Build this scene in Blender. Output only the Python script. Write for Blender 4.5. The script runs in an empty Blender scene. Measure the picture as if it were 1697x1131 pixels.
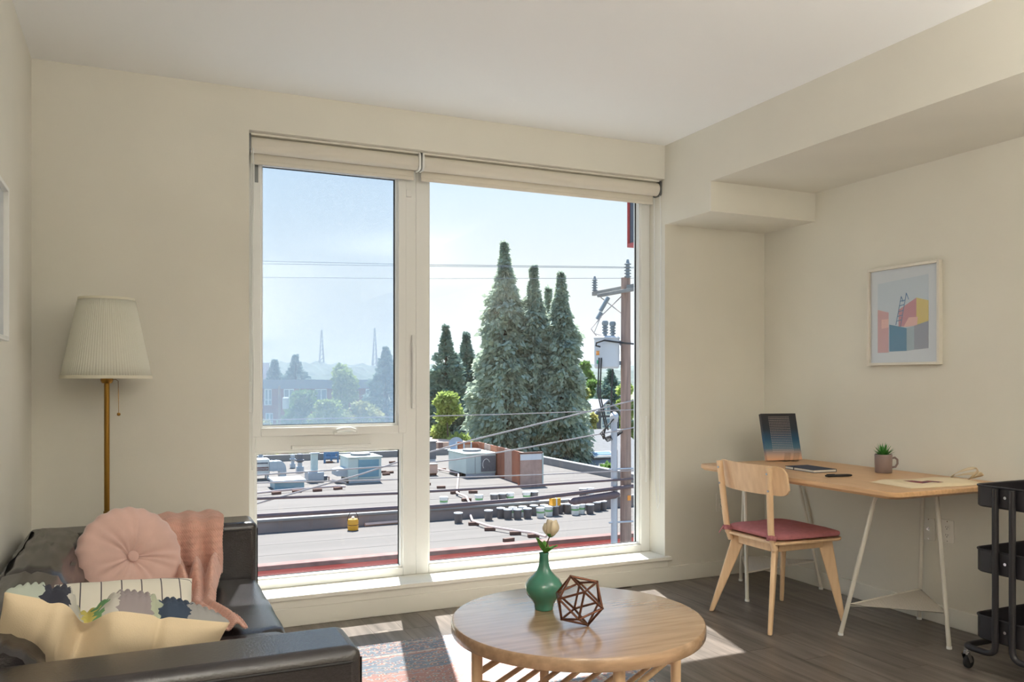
import bpy, bmesh, math, random
import numpy as np
from mathutils import Vector, Matrix
random.seed(7); rng = np.random.default_rng(11)
S = bpy.context.scene; C = S.collection; PI = math.pi
# ---------------------------------------------------------------- camera
F = 1378.0; TH = math.atan2(619.5, 1378.0); CAMZ = 1.25; HOR = 630.0
cd = bpy.data.cameras.new('camera'); cam = bpy.data.objects.new('camera', cd); C.objects.link(cam)
cam.location = (0, 0, CAMZ); cam.rotation_euler = (PI/2, 0, -TH)
cd.sensor_width = 36; cd.lens = 36*F/1697; cd.shift_y = (HOR-565.5)/1697
cd.clip_start = .05; cd.clip_end = 6000
S.camera = cam
# ---------------------------------------------------------------- world, sun, exposure
SUN_AZ = math.radians(13.4); SUN_EL = math.radians(57.2)
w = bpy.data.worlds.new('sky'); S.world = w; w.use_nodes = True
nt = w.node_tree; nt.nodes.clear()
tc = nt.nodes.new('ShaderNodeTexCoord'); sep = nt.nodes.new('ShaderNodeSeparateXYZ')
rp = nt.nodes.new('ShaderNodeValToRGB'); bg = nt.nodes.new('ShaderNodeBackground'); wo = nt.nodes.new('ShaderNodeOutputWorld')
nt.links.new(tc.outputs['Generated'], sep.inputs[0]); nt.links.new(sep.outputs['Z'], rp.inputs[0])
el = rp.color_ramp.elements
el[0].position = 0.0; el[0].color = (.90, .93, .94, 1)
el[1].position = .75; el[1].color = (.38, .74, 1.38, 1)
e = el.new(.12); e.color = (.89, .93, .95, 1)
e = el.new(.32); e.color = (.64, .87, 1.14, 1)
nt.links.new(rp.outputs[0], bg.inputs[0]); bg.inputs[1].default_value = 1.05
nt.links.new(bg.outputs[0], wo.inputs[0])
sl = bpy.data.lights.new('sun', 'SUN'); sun = bpy.data.objects.new('sun', sl); C.objects.link(sun)
sl.energy = 17.0; sl.color = (1.0, .98, .95); sl.angle = math.radians(.55)
sv = Vector((math.sin(SUN_AZ)*math.cos(SUN_EL), math.cos(SUN_AZ)*math.cos(SUN_EL), math.sin(SUN_EL)))
sun.rotation_euler = sv.to_track_quat('Z', 'Y').to_euler(); sun.location = (8, 40, 60)
S.view_settings.view_transform = 'Standard'; S.view_settings.look = 'None'
S.view_settings.gamma = 1; S.view_settings.use_curve_mapping = False; S.view_settings.exposure = 0.0
FILL_W = 68.0   # radiant power of each added fill uplighter in the rear half of the room
# ---------------------------------------------------------------- helpers
def ray(x, y):
    u = (x-848.5)/F; v = (HOR-y)/F
    return Vector((math.sin(TH)+u*math.cos(TH), math.cos(TH)-u*math.sin(TH), v))
def atZ(x, y, z): d = ray(x, y); t = (z-CAMZ)/d.z; return Vector((d.x*t, d.y*t, z))
def atY(x, y, Y): d = ray(x, y); t = Y/d.y; return Vector((d.x*t, Y, CAMZ+d.z*t))
def atX(x, y, X): d = ray(x, y); t = X/d.x; return Vector((X, d.y*t, CAMZ+d.z*t))
def frame(axis):
    a = Vector(axis).normalized(); h = Vector((0, 0, 1)) if abs(a.z) < .95 else Vector((1, 0, 0))
    s = a.cross(h).normalized(); return s, s.cross(a).normalized(), a
class MB:
    def __init__(s): s.v = []; s.f = []
    def add(s, vs, fs):
        n = len(s.v); s.v += [tuple(p) for p in vs]; s.f += [tuple(i+n for i in f) for f in fs]; return s
    def box(s, x0, x1, y0, y1, z0, z1):
        vs = [(x0,y0,z0),(x1,y0,z0),(x1,y1,z0),(x0,y1,z0),(x0,y0,z1),(x1,y0,z1),(x1,y1,z1),(x0,y1,z1)]
        return s.add(vs, [(0,3,2,1),(4,5,6,7),(0,1,5,4),(1,2,6,5),(2,3,7,6),(3,0,4,7)])
    def obox(s, c, sx, sy, sz, m):
        vs = [Vector(c)+m@Vector((a*sx/2, b*sy/2, d*sz/2)) for d in (-1,1) for a, b in ((-1,-1),(1,-1),(1,1),(-1,1))]
        return s.add(vs, [(0,3,2,1),(4,5,6,7),(0,1,5,4),(1,2,6,5),(2,3,7,6),(3,0,4,7)])
    def bar(s, p, q, wd, ht, up=(0,0,1)):
        p, q = Vector(p), Vector(q); a = (q-p); L = a.length; a.normalize()
        sd = a.cross(Vector(up))
        if sd.length < 1e-4: sd = a.cross(Vector((1,0,0)))
        sd.normalize(); u = sd.cross(a)
        return s.obox((p+q)/2, L, wd, ht, Matrix((a, sd, u)).transposed())
    def cyl(s, p, q, r0, r1=None, n=14, cap=True):
        r1 = r0 if r1 is None else r1; p, q = Vector(p), Vector(q); a, b, _ = frame(q-p)
        vs = [c+(a*math.cos(2*PI*i/n)+b*math.sin(2*PI*i/n))*r for c, r in ((p, r0), (q, r1)) for i in range(n)]
        fs = [(i, i+n, (i+1) % n+n, (i+1) % n) for i in range(n)]
        if cap: fs += [tuple(range(n)), tuple(range(2*n-1, n-1, -1))]
        return s.add(vs, fs)
    def tube(s, pts, r, n=10, closed=False, cap=True):
        pts = [Vector(p) for p in pts]; m = len(pts); rs = r if hasattr(r, '__len__') else [r]*m
        ts = [((pts[(i+1) % m]-pts[i-1]) if closed else (pts[min(i+1, m-1)]-pts[max(i-1, 0)])).normalized() for i in range(m)]
        a, b, _ = frame(ts[0]); vs = []
        for i in range(m):
            a = (a-ts[i]*a.dot(ts[i])).normalized(); b = a.cross(ts[i])
            vs += [pts[i]+(a*math.cos(2*PI*k/n)+b*math.sin(2*PI*k/n))*rs[i] for k in range(n)]
        fs = []
        for i in range(m if closed else m-1):
            j = (i+1) % m
            fs += [(i*n+k, j*n+k, j*n+(k+1) % n, i*n+(k+1) % n) for k in range(n)]
        if cap and not closed: fs += [tuple(range(n-1, -1, -1)), tuple((m-1)*n+k for k in range(n))]
        fs = [f[::-1] for f in fs]
        return s.add(vs, fs)
    def lathe(s, prof, n=32, c=(0,0,0)):
        vs = []; fs = []; m = len(prof)
        for r, z in prof: vs += [(c[0]+r*math.cos(2*PI*i/n), c[1]+r*math.sin(2*PI*i/n), c[2]+z) for i in range(n)]
        for j in range(m-1): fs += [(j*n+i, j*n+(i+1) % n, (j+1)*n+(i+1) % n, (j+1)*n+i) for i in range(n)]
        if prof[0][0] > 1e-5: fs.append(tuple(range(n-1, -1, -1)))
        if prof[-1][0] > 1e-5: fs.append(tuple((m-1)*n+i for i in range(n)))
        return s.add(vs, fs)
    def prism(s, poly, a, b, axis='z'):
        n = len(poly); P = {'z': lambda p, t: (p[0], p[1], t), 'y': lambda p, t: (p[0], t, p[1]), 'x': lambda p, t: (t, p[0], p[1])}[axis]
        return s.add([P(p, a) for p in poly]+[P(p, b) for p in poly],
                     [tuple(range(n-1, -1, -1)), tuple(range(n, 2*n))]+[(i, (i+1) % n, (i+1) % n+n, i+n) for i in range(n)])
    def grid(s, fn, nu, nv, cu=False):
        vs = [fn(i/(nu if cu else nu-1), j/(nv-1)) for j in range(nv) for i in range(nu)]
        fs = [(j*nu+i, j*nu+(i+1) % nu, (j+1)*nu+(i+1) % nu, (j+1)*nu+i) for j in range(nv-1) for i in range(nu if cu else nu-1)]
        return s.add(vs, fs)
    def xf(s, m):
        s.v = [tuple(m@Vector(p)) for p in s.v]; return s
def link(name, me, parent=None):
    o = bpy.data.objects.new(name, me); C.objects.link(o); o.parent = parent; return o
def obj(name, mb, mat, parent=None, smooth=True, bevel=0, seg=2, sub=0, solid=0, kind=None, ang=40, label=None):
    me = bpy.data.meshes.new(name); me.from_pydata(mb.v, [], mb.f)
    bm = bmesh.new(); bm.from_mesh(me); bmesh.ops.recalc_face_normals(bm, faces=bm.faces); bm.to_mesh(me); bm.free()
    if smooth:
        me.polygons.foreach_set('use_smooth', [True]*len(me.polygons)); me.set_sharp_from_angle(angle=math.radians(ang))
    me.materials.append(M[mat]); o = link(name, me, parent)
    if solid: md = o.modifiers.new('solid', 'SOLIDIFY'); md.thickness = solid; md.offset = 0
    if bevel: md = o.modifiers.new('bevel', 'BEVEL'); md.width = bevel; md.segments = seg; md.limit_method = 'ANGLE'; md.harden_normals = False
    if sub: md = o.modifiers.new('sub', 'SUBSURF'); md.levels = sub; md.render_levels = sub
    if kind: o['kind'] = kind
    if label: o['label'] = label
    return o
def tag(o, label, cat, group=None):
    o['label'] = label; o['category'] = cat
    if group: o['group'] = group
    return o
def thing(name, label, cat, loc=(0,0,0), rz=0, group=None):
    o = link(name, None); o.location = loc; o.rotation_euler = (0, 0, rz); o.empty_display_size = .05
    return tag(o, label, cat, group)
def struct(name, mb, mat, **k): return obj(name, mb, mat, kind='structure', **k)
def dup(root, loc=None, rz=None, label=None, group=None, scale=None):
    r = root.copy(); C.objects.link(r)
    if loc is not None: r.location = loc
    if rz is not None: r.rotation_euler = (0, 0, rz)
    if scale: r.scale = (scale,)*3
    if label: r['label'] = label
    if group: r['group'] = group
    for ch in list(root.children):
        c = ch.copy(); C.objects.link(c); c.parent = r
        for g in ch.children: d = g.copy(); C.objects.link(d); d.parent = c
    return r
def box(*a): return MB().box(*a)
def rrect(x0, x1, y0, y1, r, n=5):
    out = []
    for cx, cy, a in ((x1-r, y1-r, 0), (x0+r, y1-r, 90), (x0+r, y0+r, 180), (x1-r, y0+r, 270)):
        out += [(cx+r*math.cos(math.radians(a+90*i/n)), cy+r*math.sin(math.radians(a+90*i/n))) for i in range(n+1)]
    return out
ORD = ['first','second','third','fourth','fifth','sixth','seventh','eighth','ninth','tenth','eleventh','twelfth','thirteenth','fourteenth','fifteenth','sixteenth','seventeenth','eighteenth','nineteenth','twentieth']
# ---------------------------------------------------------------- materials
M = {}
def srgb(c): return tuple(((v/255+.055)/1.055)**2.4 if v > 10 else v/3294.6 for v in c)
def mat(name, col, rough=.5, metal=0, var=0, scale=20, bump=0, bscale=None, stretch=(1,1,1), col2=None, spec=None, orand=0, emit=0, trans=0, coat=0, sheen=0, detail=4):
    m = bpy.data.materials.new(name); m.use_nodes = True; t = m.node_tree; b = t.nodes['Principled BSDF']
    col = srgb(col); b.inputs['Roughness'].default_value = rough; b.inputs['Metallic'].default_value = metal
    if spec is not None: b.inputs['Specular IOR Level'].default_value = spec
    if coat: b.inputs['Coat Weight'].default_value = coat; b.inputs['Coat Roughness'].default_value = .1
    if sheen: b.inputs['Sheen Weight'].default_value = sheen
    b.inputs['Base Color'].default_value = (*col, 1)
    if emit: b.inputs['Emission Color'].default_value = (*col, 1); b.inputs['Emission Strength'].default_value = emit
    if var or col2 or bump or orand:
        tcn = t.nodes.new('ShaderNodeTexCoord'); mp = t.nodes.new('ShaderNodeMapping'); mp.inputs['Scale'].default_value = stretch
        t.links.new(tcn.outputs['Object'], mp.inputs[0]); vec = mp.outputs[0]
        if orand:
            oi = t.nodes.new('ShaderNodeObjectInfo'); ad = t.nodes.new('ShaderNodeVectorMath'); ad.operation = 'MULTIPLY_ADD'
            cmb = t.nodes.new('ShaderNodeCombineXYZ')
            for k in range(3): t.links.new(oi.outputs['Random'], cmb.inputs[k])
            ad.inputs[1].default_value = (37, 53, 71); t.links.new(cmb.outputs[0], ad.inputs[0]); t.links.new(vec, ad.inputs[2]); vec = ad.outputs[0]
        no = t.nodes.new('ShaderNodeTexNoise'); no.inputs['Scale'].default_value = scale; no.inputs['Detail'].default_value = detail
        t.links.new(vec, no.inputs['Vector'])
        if var or col2:
            r = t.nodes.new('ShaderNodeValToRGB'); r.color_ramp.elements[0].position = .3; r.color_ramp.elements[1].position = .7
            c0 = tuple(c*(1-var) for c in col); c1 = srgb(col2) if col2 else tuple(min(1, c*(1+var)) for c in col)
            r.color_ramp.elements[0].color = (*c0, 1); r.color_ramp.elements[1].color = (*c1, 1)
            t.links.new(no.outputs['Fac'], r.inputs[0]); out = r.outputs[0]
            if orand:
                hs = t.nodes.new('ShaderNodeHueSaturation'); mr = t.nodes.new('ShaderNodeMapRange')
                mr.inputs[3].default_value = 1-orand; mr.inputs[4].default_value = 1+orand
                t.links.new(oi.outputs['Random'], mr.inputs[0]); t.links.new(mr.outputs[0], hs.inputs['Value']); t.links.new(out, hs.inputs['Color']); out = hs.outputs[0]
            t.links.new(out, b.inputs['Base Color'])
        if bump:
            nb = no
            if bscale: nb = t.nodes.new('ShaderNodeTexNoise'); nb.inputs['Scale'].default_value = bscale; nb.inputs['Detail'].default_value = 5; t.links.new(vec, nb.inputs['Vector'])
            bn = t.nodes.new('ShaderNodeBump'); bn.inputs['Strength'].default_value = bump; bn.inputs['Distance'].default_value = .01
            t.links.new(nb.outputs['Fac'], bn.inputs['Height']); t.links.new(bn.outputs[0], b.inputs['Normal'])
    if trans:
        tl = t.nodes.new('ShaderNodeBsdfTranslucent'); mx = t.nodes.new('ShaderNodeMixShader'); mx.inputs[0].default_value = trans
        o = t.nodes['Material Output']; t.links.new(b.outputs[0], mx.inputs[1]); t.links.new(tl.outputs[0], mx.inputs[2]); t.links.new(mx.outputs[0], o.inputs[0])
        src = b.inputs['Base Color']
        if src.is_linked: t.links.new(src.links[0].from_socket, tl.inputs[0])
        else: tl.inputs[0].default_value = (*col, 1)
    M[name] = m; return m
def glassmat(name, tint, refl=1.0):
    m = bpy.data.materials.new(name); m.use_nodes = True; t = m.node_tree; t.nodes.clear()
    a = t.nodes.new('ShaderNodeBsdfTransparent'); a.inputs[0].default_value = (*tint, 1); g = t.nodes.new('ShaderNodeBsdfGlossy'); g.inputs['Roughness'].default_value = 0
    ge = t.nodes.new('ShaderNodeNewGeometry'); dt = t.nodes.new('ShaderNodeVectorMath'); dt.operation = 'DOT_PRODUCT'
    t.links.new(ge.outputs['Normal'], dt.inputs[0]); t.links.new(ge.outputs['Incoming'], dt.inputs[1])
    def mth(op, a, v=None, clamp=False):
        n = t.nodes.new('ShaderNodeMath'); n.operation = op; n.use_clamp = clamp; t.links.new(a, n.inputs[0])
        if v is not None: n.inputs[1].default_value = v
        return n.outputs[0]
    c = mth('ABSOLUTE', dt.outputs['Value']); c = mth('SUBTRACT', c, 1.0); c = mth('ABSOLUTE', c); c = mth('POWER', c, 5.0); c = mth('MULTIPLY', c, .9*refl); c = mth('ADD', c, .03*refl, True)
    mx = t.nodes.new('ShaderNodeMixShader'); o = t.nodes.new('ShaderNodeOutputMaterial')
    t.links.new(c, mx.inputs[0]); t.links.new(a.outputs[0], mx.inputs[1]); t.links.new(g.outputs[0], mx.inputs[2]); t.links.new(mx.outputs[0], o.inputs[0])
    M[name] = m
def veilmat(name, col, cover):
    m = bpy.data.materials.new(name); m.use_nodes = True; t = m.node_tree; t.nodes.clear()
    a = t.nodes.new('ShaderNodeBsdfTransparent'); d = t.nodes.new('ShaderNodeBsdfDiffuse'); d.inputs[0].default_value = (*srgb(col), 1)
    tl = t.nodes.new('ShaderNodeBsdfTranslucent'); tl.inputs[0].default_value = (*srgb(col), 1)
    m1 = t.nodes.new('ShaderNodeMixShader'); m1.inputs[0].default_value = .5; mx = t.nodes.new('ShaderNodeMixShader'); mx.inputs[0].default_value = cover; o = t.nodes.new('ShaderNodeOutputMaterial')
    t.links.new(d.outputs[0], m1.inputs[1]); t.links.new(tl.outputs[0], m1.inputs[2])
    t.links.new(a.outputs[0], mx.inputs[1]); t.links.new(m1.outputs[0], mx.inputs[2]); t.links.new(mx.outputs[0], o.inputs[0]); M[name] = m
mat('wall_paint', (229,225,213), .75, var=.02, scale=3, bump=.05, bscale=220)
mat('ceiling_paint', (250,250,248), .8, bump=.05, bscale=180)
mat('trim_paint', (240,237,226), .4, bump=.03, bscale=60)
mat('vinyl_white', (240,240,236), .35, bump=.01, bscale=40)
mat('plank', (94,86,80), .30, var=.35, scale=5, stretch=(6,.45,6), orand=.16, bump=.06, bscale=14, col2=(124,113,105))
mat('subfloor', (70,62,56), .8)
glassmat('window_glass', (.97,.985,.98))
veilmat('insect_screen', (150,170,190), .34)
mat('shade_fabric', (248,242,230), .8, trans=.3, bump=.1, bscale=400)
mat('grey_metal', (120,122,122), .35, metal=.7)
mat('dark_gap', (40,42,45), .6)
# ---------------------------------------------------------------- room shell
XL, XR, YW, YB, ZC = -.439, 3.756, 4.306, -3.0, 2.70
WX0, WX1, WZ0, WZ1, YF = .503, 2.973, .16, 2.495, 4.472
fl = struct('floor', box(XL-.2, XR+.2, YB-.2, YW+.3, -.25, -.006), 'subfloor')
pm = None; row = 0; x = XL
me = None
while x < XR-.02:
    y = YB - .2 - random.random()*1.1
    while y < YW:
        y0, y1 = max(y, YB), min(y+1.22, YW)
        if y1-y0 > .05:
            xe = min(x+.15, XR)
            if y1-y0 > 1.21 and xe-x > .149:
                if me is None:
                    o = obj('plank', box(0, .1488, 0, 1.2185, -.006, 0), 'plank', fl, smooth=False); me = o.data
                else: o = link('plank', me, fl)
            else: o = obj('plank', box(0, xe-x-.0012, 0, y1-y0-.0015, -.006, 0), 'plank', fl, smooth=False)
            o.location = (x, y0, 0)
        y += 1.22
    x += .15; row += 1
struct('ceiling', box(XL-.2, XR+.2, YB-.2, YW+.3, ZC, ZC+.25), 'ceiling_paint', smooth=False)
struct('wall_left', box(XL-.2, XL, YB-.2, YW+.3, 0, ZC), 'wall_paint', smooth=False)
struct('wall_right', box(XR, XR+.2, YB-.2, YW+.3, 0, ZC), 'wall_paint', smooth=False)
struct('wall_rear', box(XL, XR, YB-.2, YB, 0, ZC), 'wall_paint', smooth=False)
wm = MB()
wm.box(XL, WX0, YW, YW+.3, 0, ZC); wm.box(WX1, XR, YW, YW+.3, 0, ZC); wm.box(WX0, WX1, YW, YW+.3, WZ1, ZC); wm.box(WX0, WX1, YW, YW+.3, 0, WZ0-.035)
struct('wall_window', wm, 'wall_paint', smooth=False)
sm = MB(); sm.box(WX1, XR, YB, YW, 2.384, ZC); sm.box(WX1, XR, 3.854, YW, 2.212, 2.384)
struct('wall_soffit', sm, 'wall_paint', smooth=False)
BH = .095
struct('baseboard_right', box(XR-.014, XR, YB, YW, 0, BH), 'trim_paint', bevel=.003)
struct('baseboard_window', box(XL, XR-.014, YW-.014, YW, 0, BH), 'trim_paint', bevel=.003)
struct('baseboard_left', box(XL, XL+.014, YB, YW-.014, 0, BH), 'trim_paint', bevel=.003)
struct('baseboard_rear', box(XL+.014, XR-.014, YB, YB+.014, 0, BH), 'trim_paint', bevel=.003)
sill = MB(); sill.box(WX0, WX1, YW, YF+.03, WZ0-.035, WZ0); sill.box(WX0-.03, WX1+.03, YW-.035, YW, WZ0-.022, WZ0)
struct('trim_1', sill, 'trim_paint', bevel=.003)
struct('trim_2', box(WX0-.01, WX1+.01, YW-.016, YW, BH, WZ0-.022), 'trim_paint', bevel=.002)
# ---------------------------------------------------------------- windows
MX = 1.42   # mullion centre
def ring(x0, x1, z0, z1, wl, wr, wb, wt, y0, y1):
    m = MB(); m.box(x0, x0+wl, y0, y1, z0, z1); m.box(x1-wr, x1, y0, y1, z0, z1); m.box(x0+wl, x1-wr, y0, y1, z0, z0+wb); m.box(x0+wl, x1-wr, y0, y1, z1-wt, z1); return m
def win(name):
    o = link(name, None); o['kind'] = 'structure'; return o
def part_label(o, t): o['label'] = t; return o
w1 = win('window_1'); w2 = win('window_2')
YG = YF+.055
obj('window_frame', ring(WX0, MX, WZ0, WZ1, .05, .075, .045, .075, YF, YF+.09), 'vinyl_white', w1, bevel=.003)
obj('transom', box(WX0+.05, MX-.075, YF+.002, YF+.09, .872, .962), 'vinyl_white', w1, bevel=.003)
sash = obj('sash', ring(WX0+.035, MX-.06, .955, 2.435, .042, .045, .045, .06, YF-.016, YF+.05), 'vinyl_white', w1, bevel=.004)
obj('pane', box(WX0+.075, MX-.10, YG-.02, YG-.014, .995, 2.38), 'window_glass', sash, smooth=False)
obj('glazing_bead', ring(WX0+.077, MX-.105, 1.0, 2.376, .010, .010, .010, .010, YF+.003, YG-.021), 'vinyl_white', sash)
obj('gasket', ring(WX0+.087, MX-.115, 1.01, 2.366, .004, .006, .004, .004, YG-.028, YG-.021), 'dark_gap', sash)
obj('insect_screen', box(WX0+.06, MX-.08, YF+.075, YF+.0765, .965, 2.42), 'insect_screen', w1, smooth=False)
obj('pane', box(WX0+.045, MX-.07, YG, YG+.006, .2, .878), 'window_glass', w1, smooth=False)
obj('glazing_bead', ring(WX0+.05, MX-.075, .205, .872, .010, .010, .010, .010, YF+.012, YG-.001), 'vinyl_white', w1)
obj('gasket', ring(WX0+.06, MX-.085, .215, .862, .003, .005, .003, .003, YG-.008, YG-.001), 'dark_gap', w1)
obj('window_frame', ring(MX, WX1, WZ0, WZ1, .075, .064, .045, .075, YF, YF+.09), 'vinyl_white', w2, bevel=.003)
obj('pane', box(MX+.07, WX1-.06, YG, YG+.006, .2, 2.425), 'window_glass', w2, smooth=False)
obj('glazing_bead', ring(MX+.075, WX1-.064, .205, 2.42, .010, .010, .010, .010, YF+.012, YG-.001), 'vinyl_white', w2)
obj('gasket', ring(MX+.085, WX1-.074, .215, 2.41, .003, .006, .003, .003, YG-.008, YG-.001), 'dark_gap', w2)
# latches
h = MB(); h.box(.955, 1.085, YF-.030, YF-.016, .957, .972); h.tube([(.97,YF-.03,.978),(1.0,YF-.045,.988),(1.04,YF-.045,.988),(1.07,YF-.03,.978)], .011, 8)
obj('sash_latch', h, 'vinyl_white', w1, bevel=.002)
h = MB(); h.box(.745, 1.16, YF-.022, YF-.001, .886, .902); h.box(.735, .748, YF-.02, YF, .884, .904)
obj('fold_handle', h, 'vinyl_white', w1, bevel=.003)
h = MB(); h.box(MX-.028, MX-.012, YF-.02, YF, 1.09, 1.50); h.box(MX-.026, MX-.014, YF-.024, YF-.015, 1.12, 1.45)
obj('lock_lever', h, 'vinyl_white', w1, bevel=.003)
h = box(WX1-.035, WX1-.022, YF-.016, YF, .60, 1.02); obj('lock_lever', h, 'vinyl_white', w2, bevel=.003)
obj('hinge_cover', box(WX0+.045, WX0+.063, YF-.018, YF-.008, 2.27, 2.36), 'grey_metal', w1)
obj('corner_key', box(MX-.062, MX-.03, YF-.02, YF, 2.27, 2.31), 'vinyl_white', w1, bevel=.003)
obj('hinge_cover', box(WX0+.012, WX0+.03, YF-.02, YF, 1.08, 1.24), 'vinyl_white', w1, bevel=.004)
# roller shades
def shade(label, x0, x1, chain_x):
    t = thing('roller_shade', label, 'roller shade', ((x0+x1)/2, 4.375, 2.365), group='roller shades at the top of the window')
    a, b = x0-(x0+x1)/2, x1-(x0+x1)/2
    obj('tube', MB().cyl((a+.012,0,.075), (b-.012,0,.075), .040, n=28), 'shade_fabric', t)
    obj('fabric', box(a+.016, b-.016, .036, .0375, -.0, .09), 'shade_fabric', t)
    obj('hem_bar', box(a+.016, b-.016, .032, .042, -.012, .008), 'shade_fabric', t, bevel=.003)
    for s, sx in ((a, a+.010), (b-.010, b)): obj('bracket', MB().prism(rrect(-.042, .045, .03, .128, .02), s, sx, 'x'), 'grey_metal' if (s == a and chain_x < 0) or (s != a and chain_x > 0) else 'vinyl_white', t)
    obj('headrail', box(a, b, -.03, .06, .119, .129), 'trim_paint', t)
    cx = (a+.02 if chain_x < 0 else b-.008)
    L = 1.95 if chain_x > 0 else 1.6
    pts = [(cx, -.03, .07)]+[(cx+.004*math.sin(k*.9), -.034-.003*math.sin(k*.5), .07-L*k/12) for k in range(1, 13)]
    pts += [(cx, -.005, .03-L)]+[(cx+.002, .03+.004*math.sin(k*.7), .07-L*(12-k)/12) for k in range(1, 13)]
    obj('pull_chain', MB().tube(pts, .0022 if chain_x > 0 else .0030, 5), 'vinyl_white', t)
    return t
shade('cream roller shade rolled up over the narrower left window', WX0+.003, 1.405, -1)
shade('cream roller shade rolled up over the wide fixed right window', 1.415, WX1-.003, 1)
# ---------------------------------------------------------------- unseen uplighters added as room fill; the right one follows the soffit's warm glow
mat('lamp_metal', (190,186,178), .3, metal=1)
mat('opal_glass', (255,244,228), .5, emit=2.0)
for (lx, ly), pw, lb in (((2.75,.35), .8, 'unseen steel uplighter floor lamp by the right wall behind the cart'), ((-.15,-.8), 1.0, 'added steel uplighter by the left wall past the near sofa arm, unseen fill light'), ((1.5,-2.3), .7, 'added steel uplighter nearest the rear wall, unseen fill light')):
    t = thing('fill_uplighter', lb, 'floor lamp', (lx, ly, 0), group='unseen uplighters added to fill the room with light')
    obj('base', MB().lathe([(0,0),(.14,0),(.14,.012),(.02,.03),(0,.03)], 28), 'lamp_metal', t)
    obj('pole', MB().cyl((0,0,.02), (0,0,1.66), .012), 'lamp_metal', t)
    obj('bowl', MB().lathe([(0,1.64),(.05,1.645),(.13,1.69),(.18,1.76),(.176,1.76),(.125,1.70),(.05,1.655),(0,1.65)], 32), 'lamp_metal', t)
    obj('bulb', MB().lathe([(0,1.655),(.03,1.66),(.045,1.69),(.03,1.715),(0,1.72)], 20), 'opal_glass', t)
    ld = bpy.data.lights.new('fill_light', 'AREA'); ld.shape = 'DISK'; ld.size = .3; ld.energy = FILL_W*pw; ld.color = (1.0, .96, .89)
    lo = bpy.data.objects.new('fill_light', ld); C.objects.link(lo); lo.parent = t; lo.location = (0, 0, 1.755); lo.rotation_euler = (PI, 0, 0)
# ================================================================ sofa corner
mat('leather', (38,33,36), .27, var=.25, scale=6, bump=.10, bscale=160, spec=1.0)
mat('leather_seam', (22,19,20), .5)
mat('pink_velvet', (222,184,172), .75, var=.08, scale=9, sheen=.5, bump=.08, bscale=300)
mat('pink_knit', (226,176,158), .9, var=.08, scale=40, sheen=.3)
mat('canvas_cream', (226,205,172), .9, var=.06, scale=8, bump=.15, bscale=350)
mat('brass', (150,112,52), .28, metal=.95)
mat('lamp_shade', (252,250,238), .8, trans=.4)
mat('shade_rim', (240,234,214), .7, trans=.2)
mat('oak', (172,138,106), .24, var=.08, scale=3.2, stretch=(1.2,14,14), bump=.03, bscale=9, col2=(200,164,130), coat=1.0)
mat('oak_edge', (186,136,92), .45, var=.14, scale=9, stretch=(2,2,24))
mat('birch', (234,196,154), .45, var=.07, scale=5, stretch=(9,9,1.2), col2=(240,206,166))
mat('sofa_leg', (60,58,58), .4, metal=.6)
sx0, sx1 = -.415, .477
sofa = thing('leather_sofa', 'black leather sofa along the left wall with thick square arms', 'sofa', (0, 2.945, 0))
Y0 = 2.945
def ly(y): return y-Y0
obj('base_frame', box(sx0+.02, sx1-.04, ly(2.08), ly(3.80), .09, .25), 'leather', sofa, bevel=.02, seg=3)
def arm(y0, y1):
    m = box(sx0, sx1, ly(y0), ly(y1), .085, .63)
    o = obj('armrest', m, 'leather', sofa, bevel=.028, seg=4)
    sm = MB()
    for yy in (y0-.0005, y1+.0005):
        sm.tube([(sx0+.03, ly(yy), .598), (sx1-.03, ly(yy), .598), (sx1-.009, ly(yy)+(.012 if yy < y0 else -.012), .598)], .0028, 6)
        sm.tube([(.02, ly(yy), .10), (.02, ly(yy), .598)], .0024, 6)
    sm.tube([(sx1+.0005, ly(y0)+.022, .10), (sx1+.0005, ly(y0)+.022, .60)], .0024, 6); sm.tube([(sx1+.0005, ly(y1)-.022, .10), (sx1+.0005, ly(y1)-.022, .60)], .0024, 6)
    obj('seam', sm, 'leather_seam', o)
arm(1.905, 2.11); arm(3.77, 3.985)
obj('back_frame', box(sx0, -.27, ly(2.10), ly(3.78), .085, .61), 'leather', sofa, bevel=.03, seg=4)
def ss(a, b, x): t = max(0, min(1, (x-a)/(b-a))); return t*t*(3-2*t)
def cushion_mesh(prof, y0, y1, ripple, nu=70, nv=46, ph=0):
    # prof: closed profile (x,z) swept along y; ends pulled in softly; ripples run along y (sewn puckers)
    n = len(prof); cxm = sum(p[0] for p in prof)/n; czm = sum(p[1] for p in prof)/n; m = MB(); vs = []
    for j in range(nu):
        t = j/(nu-1); e = min(t, 1-t)*(y1-y0); k = 1-.10*max(0, 1-e/.05)**2.2
        for i, (px, pz) in enumerate(prof):
            rr = ripple*math.sin(i*2.1+ph+.8*math.sin(t*9+i))*(.5+.5*math.sin(t*17+i*1.3+ph))*(1-.5*abs(2*t-1))
            dx, dz = px-cxm, pz-czm; L = math.hypot(dx, dz); f = k+rr/L
            vs.append((cxm+dx*f, ly(y0+(y1-y0)*t), czm+dz*f))
    fs = [(j*n+i, j*n+(i+1) % n, (j+1)*n+(i+1) % n, (j+1)*n+i) for j in range(nu-1) for i in range(n)]
    fs += [tuple(range(n-1, -1, -1)), tuple((nu-1)*n+i for i in range(n))]
    return m.add(vs, fs)
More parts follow.
